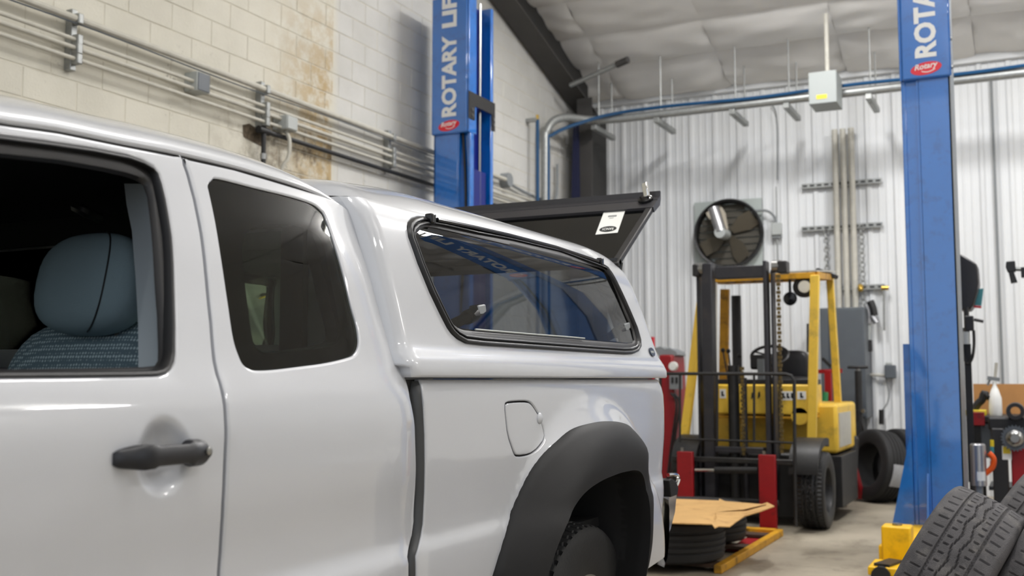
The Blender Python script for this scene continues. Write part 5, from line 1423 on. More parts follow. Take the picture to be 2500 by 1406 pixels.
# overhead guard
gz = atY(1989, 674, YG).z
LFt, LFb = atY(1699, 800, YG), atY(1672, 1062, YG - 0.1); LF0 = atY(1718, 690, YG + 0.02)
RFt, RFb = atY(1990, 672, YG), atY(1982, 1072, YG - 0.05)
fbar('guard_front_leg', 'yellowfl', RFt, RFb, 0.07, 0.06)
fbar('guard_front_leg', 'yellowfl', LF0, LFb, 0.07, 0.06)
RRt, RRb = atY(2026, 676, YR - 0.15), atY(2046, 985, YR - 0.1)
LRt, LRb = atY(1770, 706, YR - 0.15), atY(1766, 985, YR - 0.1)
fbar('guard_rear_leg', 'yellowfl', RRt, RRb, 0.06, 0.06); fbar('guard_rear_leg', 'yellowold', LRt, LRb, 0.08, 0.06)
zt = RFt.z
fbar('guard_front_bar', 'yellowold', Vector((LF0.x, YG, zt)), Vector((RFt.x, YG, zt)), 0.05, 0.045)
fbar('guard_rear_bar', 'yellowold', Vector((LRt.x, YR - 0.15, RRt.z)), Vector((RRt.x, YR - 0.15, RRt.z)), 0.06, 0.06)
fbar('guard_side_bar', 'yellowold', Vector((RFt.x, YG, zt)), RRt, 0.05, 0.06, up=(0, 0, 1)); fbar('guard_side_bar', 'yellowold', Vector((LF0.x, YG, zt)), Vector((LRt.x, YR - 0.15, RRt.z)), 0.05, 0.06, up=(0, 0, 1))
for i in range(6):
    t = (i + 0.7) / 6.6; x = LF0.x + (RFt.x - LF0.x) * t; x2 = LRt.x + (RRt.x - LRt.x) * t
    fbar('guard_slat', 'blackm', (x, YG, zt - 0.005), (x2, YR - 0.15, RRt.z - 0.005), 0.02, 0.03, up=(0, 0, 1))
MB().hexa([Vector((LF0.x, YG - 0.02, zt + 0.03)), Vector((RFt.x + 0.02, YG - 0.02, zt + 0.03)), Vector((RRt.x + 0.05, YR - 0.1, RRt.z + 0.045)), Vector((LRt.x, YR - 0.1, RRt.z + 0.045)), Vector((LF0.x, YG - 0.02, zt + 0.042)), Vector((RFt.x + 0.02, YG - 0.02, zt + 0.042)), Vector((RRt.x + 0.05, YR - 0.1, RRt.z + 0.057)), Vector((LRt.x, YR - 0.1, RRt.z + 0.057))]).build('guard_roof_sheet', 'conduit', fl_)
p = atY(2022, 668, YR - 0.3); MB().bar(p + Vector((-0.1, 0, 0.04)), p + Vector((0.06, 0.1, -0.03)), 0.05, 0.03).build('roof_rubber', 'trimblack', fl_)
# lamps and mirror
p = atY(1962, 700, YG + 0.02)
hl_ = MB().lathe([(0, 0.14), (0.05, 0.13), (0.085, 0.08), (0.09, 0.0), (0.075, -0.01), (0, -0.01)], p, (0, 1, 0), 22).build('headlamp', 'trimblack', fl_)
MB().lathe([(0.0, -0.014), (0.03, -0.018), (0.05, -0.012), (0.052, 0)], p + Vector((0.008, -0.005, 0)), (0, 1, 0), 20).build('lamp_lens', 'lampglass', hl_)
MB().tube([p + Vector((0, 0.05, 0.08)), p + Vector((0.03, 0.05, 0.13))], 0.012, 8).build('lamp_bracket', 'trimblack', hl_)
p = atY(1929, 729, YG + 0.03)
mi = MB().lathe([(0, 0.02), (0.05, 0.015), (0.058, 0), (0.05, -0.012), (0, -0.015)], p, (0, 1, 0), 22).build('mirror', 'glossblack', fl_)
MB().tube([p + Vector((0, 0, 0.05)), p + Vector((0.0, 0, 0.16))], 0.012, 8).build('mirror_stem', 'trimblack', mi)
p = atY(1706, 655, YG)
# exhaust stack, levers, dash, steering wheel, seat
a = atY(1797, 722, YR - 0.3); b = atY(1797, 930, YR - 0.3)
MB().cyl((a.x, a.y, b.z), (a.x, a.y, a.z), 0.045, 16).build('exhaust_stack', 'trimblack', fl_)
for x0, y0, x1, y1 in ((1765, 855, 1780, 940), (1778, 857, 1788, 940), (1805, 868, 1796, 940)):
    a = atY(x0, y0, YG + 0.3); b = atY(x1, y1, YG + 0.3); lv = MB().tube([a, b], 0.007, 6).build('lever', 'trimblack', fl_); MB().sphere(a, 0.02, 12, 8).build('lever_knob', 'trimblack', lv)
c = atY(1879, 868, YG + 0.42)
sw_ = [c + Vector((0.16 * cos(2 * pi * k / 28), 0.08 * sin(2 * pi * k / 28), 0.085 * sin(2 * pi * k / 28))) for k in range(29)]
sw = MB().tube(sw_, 0.014, 8, caps=False).build('steering_wheel', 'trimblack', fl_)
MB().tube([c, c + Vector((0, -0.14, -0.22))], 0.02, 8).build('steering_column', 'trimblack', sw)
for k in (3, 12, 21): MB().tube([c, sw_[k]], 0.009, 6).build('spoke', 'trimblack', sw)
fb('dashboard', 'trimblack', 1830, 866, 1866, 902, YG + 0.25, YG + 0.4, bev=0.02)
fb('dash_column', 'greypaint', 1848, 876, 1866, 938, YG + 0.2, YG + 0.26)
def fpad(n, m_, x, y, Yd, size, tilt): 
    p = atY(x, y, Yd) - WM[fl_.name].translation
    return pad(p, size, tilt, n, m_, fl_, 0.5)
fpad('seat_back', 'trimblack', 1930, 895, YG + 0.95, (0.17, 0.08, 0.15), 0)
fpad('seat_cushion', 'trimblack', 1925, 935, YG + 0.75, (0.2, 0.2, 0.06), 0)
a = atY(1972, 790, YG + 0.05); b = atY(1972, 860, YG + 0.05); MB().bar(a, b, 0.015, 0.02, (0, 1, 0)).build('grab_handle', 'trimblack', fl_)
# gas bottle strap behind the right leg
p = atY(2012, 960, YR - 0.25)
# ================================================================== TYRES
def axis_rot(axis):
    """rotation taking local y to axis"""
    return Vector((0, 1, 0)).rotation_difference(Vector(axis).normalized()).to_euler()
def tyre(me, c, axis, label, group, spin=0.0):
    o = bpy.data.objects.new('tyre', me); col.objects.link(o); o.location = c; o.rotation_euler = axis_rot(axis)
    WM[o.name] = Matrix.Translation(Vector(c)) @ axis_rot(axis).to_matrix().to_4x4()
    return tag(o, label, 'tyre', group)
tm_lt = tyre_mesh('dusty_tyre', 0.39, 0.27, 0.22, 'lt', 460); tm_lt.materials.append(M['tiregrey'])
tm_pl = tyre_mesh('plain_tyre', 0.35, 0.235, 0.205, 'plain', 120); tm_pl.materials.append(M['tiredark'])
tm_big = tyre_mesh('wide_tyre', 0.39, 0.25, 0.21, 'plain', 140); tm_big.materials.append(M['tiredark'])
# leaning pile in the right foreground
def lean_axis(px, lean, toward):
    v = ray(px, 925); v.z = 0; v.normalize(); rt = Vector((v.y, -v.x, 0))
    return (rt * cos(lean) + Vector((0, 0, -1)) * sin(lean) - v * toward).normalized()
g1 = 'worn tyres leaning in the right foreground'
def rest(c, axis, R, w):      # drop the tyre on the floor
    a = axis; s = sqrt(max(0, 1 - a.z * a.z)); low = R * 0.985 * s + w * 0.46 * abs(a.z)
    return Vector((c.x, c.y, low + 0.002))
ax1 = lean_axis(2300, radians(27), 0.16); c1 = atD(2302, 1420, 3.86)
tyre(tm_lt, rest(c1, ax1, 0.39, 0.27), ax1, 'worn grey tyre in front of the blue lift post, leftmost of the foreground tyres', g1)
ax2 = lean_axis(2450, radians(33), 0.10); c2 = atD(2462, 1345, 4.75)
tyre(tm_lt, rest(c2, ax2, 0.39, 0.27), ax2, 'worn grey tyre standing farthest back of the leaning foreground tyres', g1)
ax3 = lean_axis(2520, radians(27), 0.12); c3 = atD(2545, 1425, 3.84)
tyre(tm_lt, rest(c3, ax3, 0.39, 0.27), ax3, 'worn grey tyre cut off by the right edge, nearest foreground', g1)
# two tyres by the back wall
ca = atD(2140, 1135, 10.3); axa = Vector((-0.73, -0.66, 0.14)).normalized(); ca = Vector((ca.x, ca.y, 0.345))
ta = tyre(tm_pl, ca, axa, 'black tyre with a grey paper label leaning at the back wall', 'tyres at the back wall')
cb2 = ca - axa * 0.27; cb2.z = 0.345; tyre(tm_pl, cb2, axa, 'black tyre half hidden behind the blue lift post at the back wall', 'tyres at the back wall')
# label wrapped on the tread
inv = WM[ta.name].inverted(); rows = []
vd = (C0 - ca).normalized(); lv = inv.to_3x3() @ vd; th0 = atan2(lv.z, lv.x)
up_ = inv.to_3x3() @ Vector((0, 0, 1)); th_up = atan2(up_.z, up_.x)
dth = (th0 - th_up + pi) % (2 * pi) - pi
for k in range(9):
    th = th0 + (0.30 if dth > 0 else -0.30) * 0.6 - 0.28 + 0.62 * k / 8
    rows.append([Vector((0.3515 * cos(th), y, 0.3515 * sin(th))) for y in (-0.075, 0.0, 0.06)])
MB().grid(rows).build('paper_label', 'labelgrey', ta, local=True, fix=False)
# skid with lying tyres and cardboard
RX = -1.79; y0_, y1_ = 6.47, 8.22; LX = RX - 1.08
sk = empty('steel_skid', ((RX + LX) / 2, (y0_ + y1_) / 2, 0), label='low worn yellow steel skid on the floor under the lying tyres', cat='skid')
for x in (RX, LX): MB().box((x - 0.025, y0_, 0.0), (x + 0.025, y1_, 0.052)).build('rail', 'yellowold', sk, bevel=0.006)
MB().box((RX - 0.25, y1_ - 0.10, 0.0305), (RX - 0.025, y1_, 0.054)).build('end_plate', 'yellowold', sk)
for yy in (y0_ + 0.02, 7.25, 7.85): MB().box((LX + 0.025, yy, 0.0305), (RX - 0.025, yy + 0.14, 0.05)).build('cross_bar', mat('rusty_plate', (64, 44, 30), 0.7, noise=0.3), sk)
t1 = atZ(1628, 1356, 0.056); t1 = Vector((min(t1.x, RX - 0.40), t1.y, 0))
g2 = 'tyres lying on the skid'
tyre(tm_big, (t1.x, t1.y, 0.056 + 0.128), (0.02, 0.0, 1), 'black tyre lying flat under the front of the cardboard', g2)
tyre(tm_big, (RX - 0.47, t1.y + 0.83, 0.056 + 0.128), (0.0, 0.01, 1), 'black tyre lying flat under the back of the cardboard, by the red fork', g2)
zc_ = 0.327
cpx = [(1600, 1216), (1690, 1219), (1760, 1222), (1756, 1217), (1770, 1223), (1870, 1231), (1873, 1226), (1891, 1235), (1858, 1247), (1818, 1259), (1800, 1271), (1781, 1285), (1754, 1284), (1745, 1288), (1738, 1279), (1640, 1276), (1570, 1274), (1540, 1240)]
top = []
for i, (x, y) in enumerate(cpx):
    p = atZ(x, y, zc_ + (0.03 if 5 <= i <= 8 else 0.0)); top.append(p)
cm_ = sum(top, Vector((0, 0, 0))) / len(top)
mbc = MB(); n = len(top)
mid = [cm_.lerp(p, 0.55) + Vector((0, 0, 0.006 * sin(i * 2.1))) for i, p in enumerate(top)]
for i in range(n): mid[i].z = zc_ + 0.008 * sin(i * 1.7)
vsx = top + mid + [Vector((cm_.x, cm_.y, zc_))]; bot = [p - Vector((0, 0, 0.006)) for p in vsx]
fx = []
for i in range(n):
    j = (i + 1) % n
    fx += [(i, j, n + j, n + i), (n + i, n + j, 2 * n)]
N_ = len(vsx)
fx += [tuple(a + N_ for a in reversed(f__)) for f__ in list(fx)] + [(i, i + N_, (i + 1) % n + N_, (i + 1) % n) for i in range(n)]
mbc.add(vsx + bot, fx)
single('cardboard_sheet', mbc, 'cardboard', 'torn brown cardboard sheet lying on the flat tyres', 'cardboard', angle=20)

# ================================================================== BACK WALL FITTINGS
W_ = YB - 0.035
fc = atY(1777, 570, W_ - 0.12); fR = 0.385
fan = empty('wall_fan', (fc.x, W_, fc.z - 0.4), label='large round exhaust fan on the white metal wall', cat='fan')
a = atY(1696, 500, W_); b = atY(1863, 648, W_)
MB().box((a.x, W_ - 0.02, b.z), (b.x, W_, a.z + 0.02)).build('mounting_plate', mat('fan_plate', (176, 184, 180), 0.5), fan)
MB().lathe([(fR, 0.10), (fR + 0.012, 0.0), (fR, -0.03), (fR - 0.02, -0.02), (fR - 0.03, 0.10)], (fc.x, W_ - 0.12, fc.z), (0, 1, 0), 48).build('housing_ring', 'blackm', fan)
for i in range(9):
    z = fc.z - fR * 0.9 + fR * 1.8 * (i + 0.5) / 9; hw = sqrt(max(0.001, (fR - 0.03) ** 2 - (z - fc.z) ** 2)) * 0.99
    MB().hexa([(fc.x - hw, W_ - 0.05, z - 0.036), (fc.x + hw, W_ - 0.05, z - 0.036), (fc.x + hw, W_ - 0.042, z - 0.036), (fc.x - hw, W_ - 0.042, z - 0.036), (fc.x - hw, W_ - 0.03, z + 0.034), (fc.x + hw, W_ - 0.03, z + 0.034), (fc.x + hw, W_ - 0.022, z + 0.034), (fc.x - hw, W_ - 0.022, z + 0.034)]).build('louvre', 'fandark', fan)
for k in range(4):
    an = radians(35 + 90 * k); d = Vector((cos(an), 0, sin(an))); p = Vector((-d.z, 0, d.x)); o_ = Vector((fc.x, W_ - 0.10, fc.z))
    MB().add([o_ + d * 0.05 + p * 0.03 + Vector((0, -0.02, 0)), o_ + d * 0.05 - p * 0.03 + Vector((0, 0.02, 0)), o_ + d * 0.22 - p * 0.11 + Vector((0, 0.03, 0)), o_ + d * 0.34 - p * 0.12 + Vector((0, 0.03, 0)), o_ + d * 0.345 + p * 0.06 + Vector((0, -0.03, 0)), o_ + d * 0.2 + p * 0.08 + Vector((0, -0.03, 0))], [(0, 1, 2, 3, 4, 5)]).build('blade', 'fanblade', fan, fix=False)
m0 = atY(1742, 508, W_ - 0.28); m1 = atY(1760, 566, W_ - 0.30)
MB().cyl(m0, m1, 0.062, 20).build('motor', 'canister', fan)
MB().cyl(m1 + Vector((0, -0.05, -0.01)), m1 + Vector((0, 0.2, -0.01)), 0.062, 20).build('motor_cap', 'boxgrey', fan)
MB().tube(smooth_path([atY(1800, 540, W_ - 0.1), atY(1835, 518, W_ - 0.1), atY(1870, 514, W_ - 0.08), atY(1890, 528, W_ - 0.06), atY(1896, 548, W_ - 0.05)]), 0.014, 8).build('power_cord', 'greypaint', fan)
p = atY(1898, 560, W_)
fb_ = empty('fan_switch_box', (p.x, W_, p.z - 0.07), label='small pale switch box on the wall right of the fan', cat='switch box')
MB().box((p.x - 0.055, W_ - 0.07, p.z - 0.07), (p.x + 0.055, W_, p.z + 0.07)).build('box', 'boxgrey', fb_, bevel=0.008)
MB().box((p.x - 0.05, W_ - 0.05, p.z - 0.10), (p.x + 0.05, W_, p.z - 0.07)).build('lower_lip', 'greypaint', fb_)
MB().tube([(p.x, W_ - 0.02, p.z - 0.1), (p.x, W_ - 0.02, p.z - 0.55)], 0.010, 8).build('lower_conduit', 'galv', fb_)
MB().tube([(p.x, W_ - 0.02, p.z + 0.07), (p.x, W_ - 0.02, p.z + 0.48)], 0.008, 8).build('upper_conduit', 'galv', fb_)
# electrical box under the ceiling and its three conduits
a = atY(1973, 178, 10.52); b = atY(2043, 248, 10.52)
eb = empty('electrical_box', ((a.x + b.x) / 2, 10.7, b.z), label='light grey electrical box with a yellow sticker below the ceiling', cat='electrical box')
MB().box((a.x, 10.52, b.z), (b.x, 10.87, a.z)).build('enclosure', 'enclosure', eb, bevel=0.006)
c_ = atY(2006, 236, 10.52); MB().box((c_.x - 0.05, 10.516, c_.z - 0.02), (c_.x + 0.05, 10.52, c_.z + 0.02)).build('sticker', 'yellowlab', eb)
MB().tube([(atY(2020, 178, 10.7).x, 10.7, a.z), (atY(2020, 178, 10.7).x, 10.7, ceil_z(10.7) - 0.09)], 0.022, 10).build('feed_conduit', 'conduit', eb)
for x, w_ in ((2036, 'left'), (2056, 'middle'), (2076, 'right')):
    t_ = atY(x, 275, W_ - 0.07); b_ = atY(x, 752, W_ - 0.07)
    single('conduit', MB().tube([(t_.x, W_ - 0.07, b_.z), (t_.x, W_ - 0.07, pz - 0.17)], 0.032, 12), 'conduit', w_ + ' of three upright conduits above the grey cabinet', 'pipe', group='upright conduits on the back wall')
M['slot'] = mat('slot_shadow', (60, 62, 62), 0.8)
for i, (x0, y0, x1, y1) in enumerate(((1957, 455, 2153, 441), (1957, 559, 2155, 549), (2041, 702, 2160, 701))):
    a = atY(x0, y0, W_ - 0.02); b = atY(x1, y1, W_ - 0.02); z = (a.z + b.z) / 2
    su = empty('strut_rail', ((a.x + b.x) / 2, W_, z - 0.03), label='%s slotted strut rail across the upright conduits' % ('topmost', 'middle', 'lowest')[i], cat='rail', group='slotted strut rails')
    MB().box((a.x, W_ - 0.035, z - 0.026), (b.x, W_, z + 0.026)).build('channel', 'galv', su)
    n = int((b.x - a.x) / 0.075)
    for k in range(n):
        x = a.x + (k + 0.5) * (b.x - a.x) / n
        if k == 0: s0 = MB().box((x - 0.024, W_ - 0.037, z - 0.011), (x + 0.024, W_ - 0.035, z + 0.011)).build('slot', 'slot', su); x00 = x
        else:
            c_ = s0.copy(); col.objects.link(c_); c_.location.x += x - x00
for i, (x, y0, y1) in enumerate(((2017, 566, 690), (2103, 556, 752))):
    a = atY(x, y0, W_ - 0.05); b = atY(x, y1, W_ - 0.05); mbn = MB(); k = 0; z = a.z
    while z > b.z:
        w = 0.024 if k % 2 == 0 else 0.008; d = 0.008 if k % 2 == 0 else 0.022
        ring = [Vector((a.x + w * cos(t), W_ - 0.05 + d * cos(t), z + 0.032 * sin(t))) for t in [2 * pi * q / 10 for q in range(11)]]
        mbn.tube(ring, 0.006, 5, caps=False); z -= 0.05; k += 1
    o = single('hanging_chain', mbn, 'galv', '%s hanging chain below the middle strut rail' % ('left' if i == 0 else 'right'), 'chain', group='chains on the back wall'); o['kind'] = 'stuff'
p = atY(2160, 703, W_ - 0.06)
br_ = empty('air_outlet', (p.x, W_ - 0.05, p.z - 0.06), label='brass air fitting at the right end of the lowest strut rail', cat='fitting')
MB().cyl((p.x - 0.03, W_ - 0.07, p.z), (p.x + 0.04, W_ - 0.07, p.z), 0.025, 12).build('valve', 'brass', br_)
MB().tube([(p.x - 0.01, W_ - 0.07, p.z - 0.02), (p.x - 0.015, W_ - 0.07, p.z - 0.45)], 0.012, 8).build('drop_tube', 'galv', br_)
p = atY(2103, 700, W_ - 0.06); single('brass_valve', MB().cyl((p.x, W_ - 0.13, p.z), (p.x, W_ - 0.05, p.z), 0.026, 12).sphere((p.x, W_ - 0.13, p.z - 0.03), 0.03, 10, 8), 'brass', 'brass valve on the right chain above the grey cabinet', 'valve')
# grey cabinet
a = atY(2000, 752, 11.45); b = atY(2116, 1022, 11.45)
gc = empty('grey_cabinet', ((a.x + b.x) / 2, 11.6, b.z), label='tall dark grey metal cabinet behind the forklift', cat='cabinet')
MB().box((a.x, 11.47, b.z), (b.x, W_, a.z)).build('body', 'darkgrey', gc, bevel=0.008)
MB().box((a.x + 0.01, 11.455, b.z + 0.02), ((a.x + b.x) / 2 - 0.14, 11.468, a.z - 0.02)).build('door', 'darkgrey', gc, bevel=0.004)
MB().box(((a.x + b.x) / 2 - 0.13, 11.455, b.z + 0.02), (b.x - 0.01, 11.468, a.z - 0.02)).build('door', 'darkgrey', gc, bevel=0.004)
MB().box((a.x + 0.05, 11.5, 0), (b.x - 0.05, W_ - 0.02, b.z)).build('plinth', 'blackm', gc)
# tools hanging beside the cabinet
def rod(n, m_, par, Yd, pts, r): return MB().tube(smooth_path([atY(x, y, Yd) for x, y in pts], 3), r, 8).build(n, m_, par)
p = atY(2128, 790, W_ - 0.08)
tk = empty('torch_kit', (p.x, W_ - 0.08, 1.5), label='silver and black air tools hanging right of the grey cabinet', cat='tool')
rod('regulator', 'canister', tk, W_ - 0.1, ((2118, 748), (2122, 770), (2120, 790)), 0.04); rod('grip', 'trimblack', tk, W_ - 0.12, ((2124, 735), (2131, 752), (2134, 770)), 0.04)
rod('gauge_arm', 'canister', tk, W_ - 0.12, ((2128, 770), (2136, 782), (2140, 788)), 0.03); rod('wand', 'boxgrey', tk, W_ - 0.1, ((2121, 792), (2121, 830)), 0.022); rod('nozzle', 'trimblack', tk, W_ - 0.1, ((2121, 830), (2122, 858)), 0.035)
# small wall socket with a dangling plug
a = atY(2159, 884, W_ - 0.08); b = atY(2187, 924, W_ - 0.08)
so = empty('socket_box', ((a.x + b.x) / 2, W_, b.z), label='small dark grey socket box with a dangling cord on the metal wall', cat='socket box')
MB().box((a.x, W_ - 0.1, b.z), (b.x, W_, a.z - 0.03)).build('box', 'darkgrey', so, bevel=0.01)
MB().box((a.x + 0.01, W_ - 0.08, a.z - 0.03), (b.x - 0.04, W_, a.z)).build('cover_lip', 'boxgrey', so, bevel=0.005)
rod('feed', 'conduit', so, W_ - 0.03, ((2118, 915), (2140, 915), (2160, 917)), 0.016)
rod('cord', 'greypaint', so, W_ - 0.05, ((2163, 924), (2170, 958), (2166, 985), (2152, 1003)), 0.007)
rod('plug', 'blackm', so, W_ - 0.06, ((2152, 1000), (2152, 1036)), 0.026)
# black tripod stand
Yt = 11.22
tp_ = atY(2095, 905, Yt); ft_ = [atY(x, 1180, Yt + dy) for x, dy in ((2062, -0.1), (2098, 0.25), (2150, -0.05))]
ts = empty('tripod_stand', (tp_.x, Yt, 0), label='black tripod support stand in front of the grey cabinet', cat='stand')
MB().cyl((tp_.x, Yt, 0.62), (tp_.x, Yt, tp_.z), 0.035, 14).build('column', 'blackm', ts)
MB().cyl((tp_.x, Yt, tp_.z - 0.02), (tp_.x, Yt, tp_.z + 0.02), 0.022, 12).build('screw', 'steel', ts)
MB().box((tp_.x - 0.1, Yt - 0.03, tp_.z + 0.02), (tp_.x + 0.1, Yt + 0.03, tp_.z + 0.05)).build('saddle', 'trimblack', ts, bevel=0.01)
for dx, dy in ((-0.14, -0.14), (0.2, -0.06), (0.02, 0.16)):
    MB().bar((tp_.x, Yt, 0.82), (tp_.x + dx, Yt + dy, 0.02), 0.04, 0.03).build('leg', 'blackm', ts)
    MB().bar((tp_.x, Yt, 0.35), (tp_.x + dx * 0.6, Yt + dy * 0.6, 0.34), 0.03, 0.02).build('brace', 'blackm', ts)
for dx in (-0.045, 0.045): MB().cyl((tp_.x + dx, Yt - 0.06, 0.86), (tp_.x + dx, Yt - 0.03, 0.86), 0.02, 10).build('bolt', 'steel', ts)
# red shop crane behind the forklift
Yh = 10.75
h_ = atY(2021, 880, Yh)
sh_ = empty('shop_crane', (h_.x, Yh, 0), label='red shop crane standing behind the forklift', cat='crane')
MB().box((h_.x - 0.032, Yh - 0.03, 0.05), (h_.x + 0.032, Yh + 0.04, atY(2021, 903, Yh).z)).build('mast', 'deepred', sh_, bevel=0.005)
l_ = atY(1998, 907, Yh); r2 = atY(2056, 905, Yh); MB().bar(l_, r2, 0.03, 0.04).build('cross_handle', 'deepred', sh_)
MB().bar(h_ + Vector((-0.05, 0, 0.02)), h_ + Vector((0.03, 0, -0.06)), 0.04, 0.03).build('pump_handle', 'trimblack', sh_)
MB().cyl((h_.x - 0.03, Yh - 0.1, 0.8), (h_.x - 0.02, Yh - 0.06, 1.05), 0.03, 12).build('ram', mat('green_ram', (30, 110, 60), 0.4), sh_)
la = atY(2064, 1075, 10.62); lb = atZ(2102, 1224); MB().bar((la.x, la.y, la.z), (lb.x, lb.y, 0.035), 0.07, 0.06).build('leg', 'redfork', sh_, bevel=0.005)
MB().bar((h_.x, Yh, 0.08), (la.x - 0.02, Yh - 0.05, 0.08), 0.07, 0.06).build('base_beam', 'redfork', sh_, bevel=0.005)
MB().bar((h_.x, Yh, 0.7), (la.x, la.y, la.z), 0.04, 0.04).build('stay', 'redfork', sh_)
# red machine between truck and forklift
Ym = 10.2
a = atY(1604, 866, Ym); b = atY(1652, 990, Ym)
rm = empty('red_service_machine', ((a.x + b.x) / 2, Ym + 0.2, 0), label='red service machine with a white dial behind the truck tail', cat='machine')
MB().hexa([(a.x, Ym, 0.1), (b.x, Ym, 0.1), (b.x, Ym + 0.45, 0.1), (a.x, Ym + 0.45, 0.1), (a.x, Ym + 0.05, a.z), (b.x - 0.05, Ym + 0.05, a.z), (b.x - 0.05, Ym + 0.45, a.z), (a.x, Ym + 0.45, a.z)]).build('body', 'deepred', rm, bevel=0.02)
tp2 = [atY(x, y, Ym + 0.1) for x, y in ((1596, 850), (1612, 846), (1622, 852), (1634, 850), (1650, 858), (1653, 866), (1640, 872), (1610, 872))]
MB().prism(tp2, (0, 0.3, 0)).build('top_tray', 'greypaint', rm)
d_ = atY(1643, 894, Ym - 0.02); MB().lathe([(0, -0.02), (0.04, -0.018), (0.045, 0), (0.045, 0.03)], d_, (0, 1, 0), 20).build('dial', 'label', rm)
a2 = atY(1635, 915, Ym - 0.01); b2_ = atY(1659, 950, Ym - 0.01); pn = MB().box((a2.x, Ym - 0.02, b2_.z), (b2_.x, Ym + 0.1, a2.z)).build('control_panel', 'greypaint', rm)
for x in (1642, 1652): q = atY(x, 928, Ym - 0.02); MB().box((q.x - 0.012, Ym - 0.026, q.z - 0.03), (q.x + 0.012, Ym - 0.02, q.z + 0.03)).build('switch', 'blackm', pn)
p = atY(1589, 832, Ym + 0.2); MB().box((p.x - 0.03, Ym + 0.18, a.z - 0.3), (p.x + 0.03, Ym + 0.24, p.z + 0.04)).build('red_post', 'red', rm)
for x, y0, y1 in ((1655, 985, 1060), (1648, 985, 1065)):
    rod('hose', 'blackm', rm, Ym - 0.03, ((x - 10, 960), (x + 4, y0), (x - 6, y1), (x - 20, 1180)), 0.012)
MB().box((a.x, Ym, 0.0), (b.x, Ym + 0.45, 0.1)).build('base', 'blackm', rm)

# ================================================================== RIGHT EDGE: BENCH AND MACHINES
Yb_ = 9.25
za_ = atY(2450, 1016, Yb_).z
bx0 = atY(2366, 1016, Yb_).x; bx1 = bx0 + 1.7
bn = empty('workbench', ((bx0 + bx1) / 2, Yb_ + 0.35, 0), label='cluttered workbench with a brown back board at the right edge', cat='workbench')
MB().box((bx0, Yb_, za_ - 0.05), (bx1, Yb_ + 0.7, za_)).build('bench_top', 'blackm', bn, bevel=0.005)
bz0 = atY(2376, 937, Yb_ + 0.68)
MB().box((bz0.x, Yb_ + 0.66, za_), (bx1, Yb_ + 0.69, bz0.z)).build('back_board', 'wood', bn)
for x in (bx0 + 0.05, bx1 - 0.08):
    for y in (Yb_ + 0.04, Yb_ + 0.62): MB().box((x - 0.03, y - 0.03, 0), (x + 0.03, y + 0.03, za_ - 0.05)).build('leg', 'blackm', bn)
MB().box((bx0 + 0.01, Yb_ + 0.02, za_ - 0.33), (bx0 + 0.25, Yb_ + 0.5, za_ - 0.06)).build('drawer_unit', 'darkgrey', bn, bevel=0.006)
MB().box((bx0 + 0.12, Yb_ + 0.1, 0.3), (bx1 - 0.12, Yb_ + 0.6, 0.33)).build('lower_shelf', 'darkgrey', bn)
def bpt(x, y, d=0.1): return atY(x, y, Yb_ + d)
# vise
v0 = bpt(2385, 1010)
vi = empty('bench_vise', (v0.x, Yb_ + 0.1, za_), label='black clamp on a red and yellow base on the workbench', cat='vise')
MB().box((v0.x - 0.08, Yb_ + 0.02, za_ + 0.001), (v0.x + 0.07, Yb_ + 0.2, za_ + 0.045)).build('yellow_base', 'yellowlab', vi, bevel=0.004)
MB().box((v0.x - 0.07, Yb_ - 0.03, za_ - 0.075), (v0.x + 0.06, Yb_ - 0.002, za_ + 0.03)).build('red_front', 'redfork', vi, bevel=0.004)
MB().tube(smooth_path([bpt(2378, 1000), bpt(2388, 985), bpt(2398, 975), bpt(2403, 960), bpt(2410, 968), bpt(2416, 966)], 3), [0.03] * 16, 8).build('jaw', 'blackm', vi)
MB().tube([bpt(2370, 986), bpt(2392, 992)], 0.012, 8).build('handle', 'steel', vi)
# spray bottle
s_ = bpt(2431, 1016); zbt = za_
sb = empty('spray_bottle', (s_.x, Yb_ + 0.1, zbt), label='white spray bottle with a grey trigger on the workbench', cat='bottle')
MB().lathe([(0, 0), (0.045, 0), (0.05, 0.02), (0.048, 0.14), (0.03, 0.20), (0.014, 0.24), (0.014, 0.27), (0, 0.27)], (s_.x, Yb_ + 0.1, zbt), (0, 0, 1), 20).build('bottle', 'label', sb)
MB().bar((s_.x - 0.05, Yb_ + 0.1, zbt + 0.30), (s_.x + 0.04, Yb_ + 0.1, zbt + 0.285), 0.03, 0.03).build('spray_head', 'greypaint', sb)
MB().bar((s_.x - 0.03, Yb_ + 0.1, zbt + 0.29), (s_.x - 0.05, Yb_ + 0.1, zbt + 0.24), 0.016, 0.016).build('trigger', 'greypaint', sb)
MB().tube([(s_.x + 0.005, Yb_ + 0.1, zbt + 0.29), (s_.x + 0.02, Yb_ + 0.1, zbt + 0.42)], 0.012, 8).build('straw', 'conduit', sb)
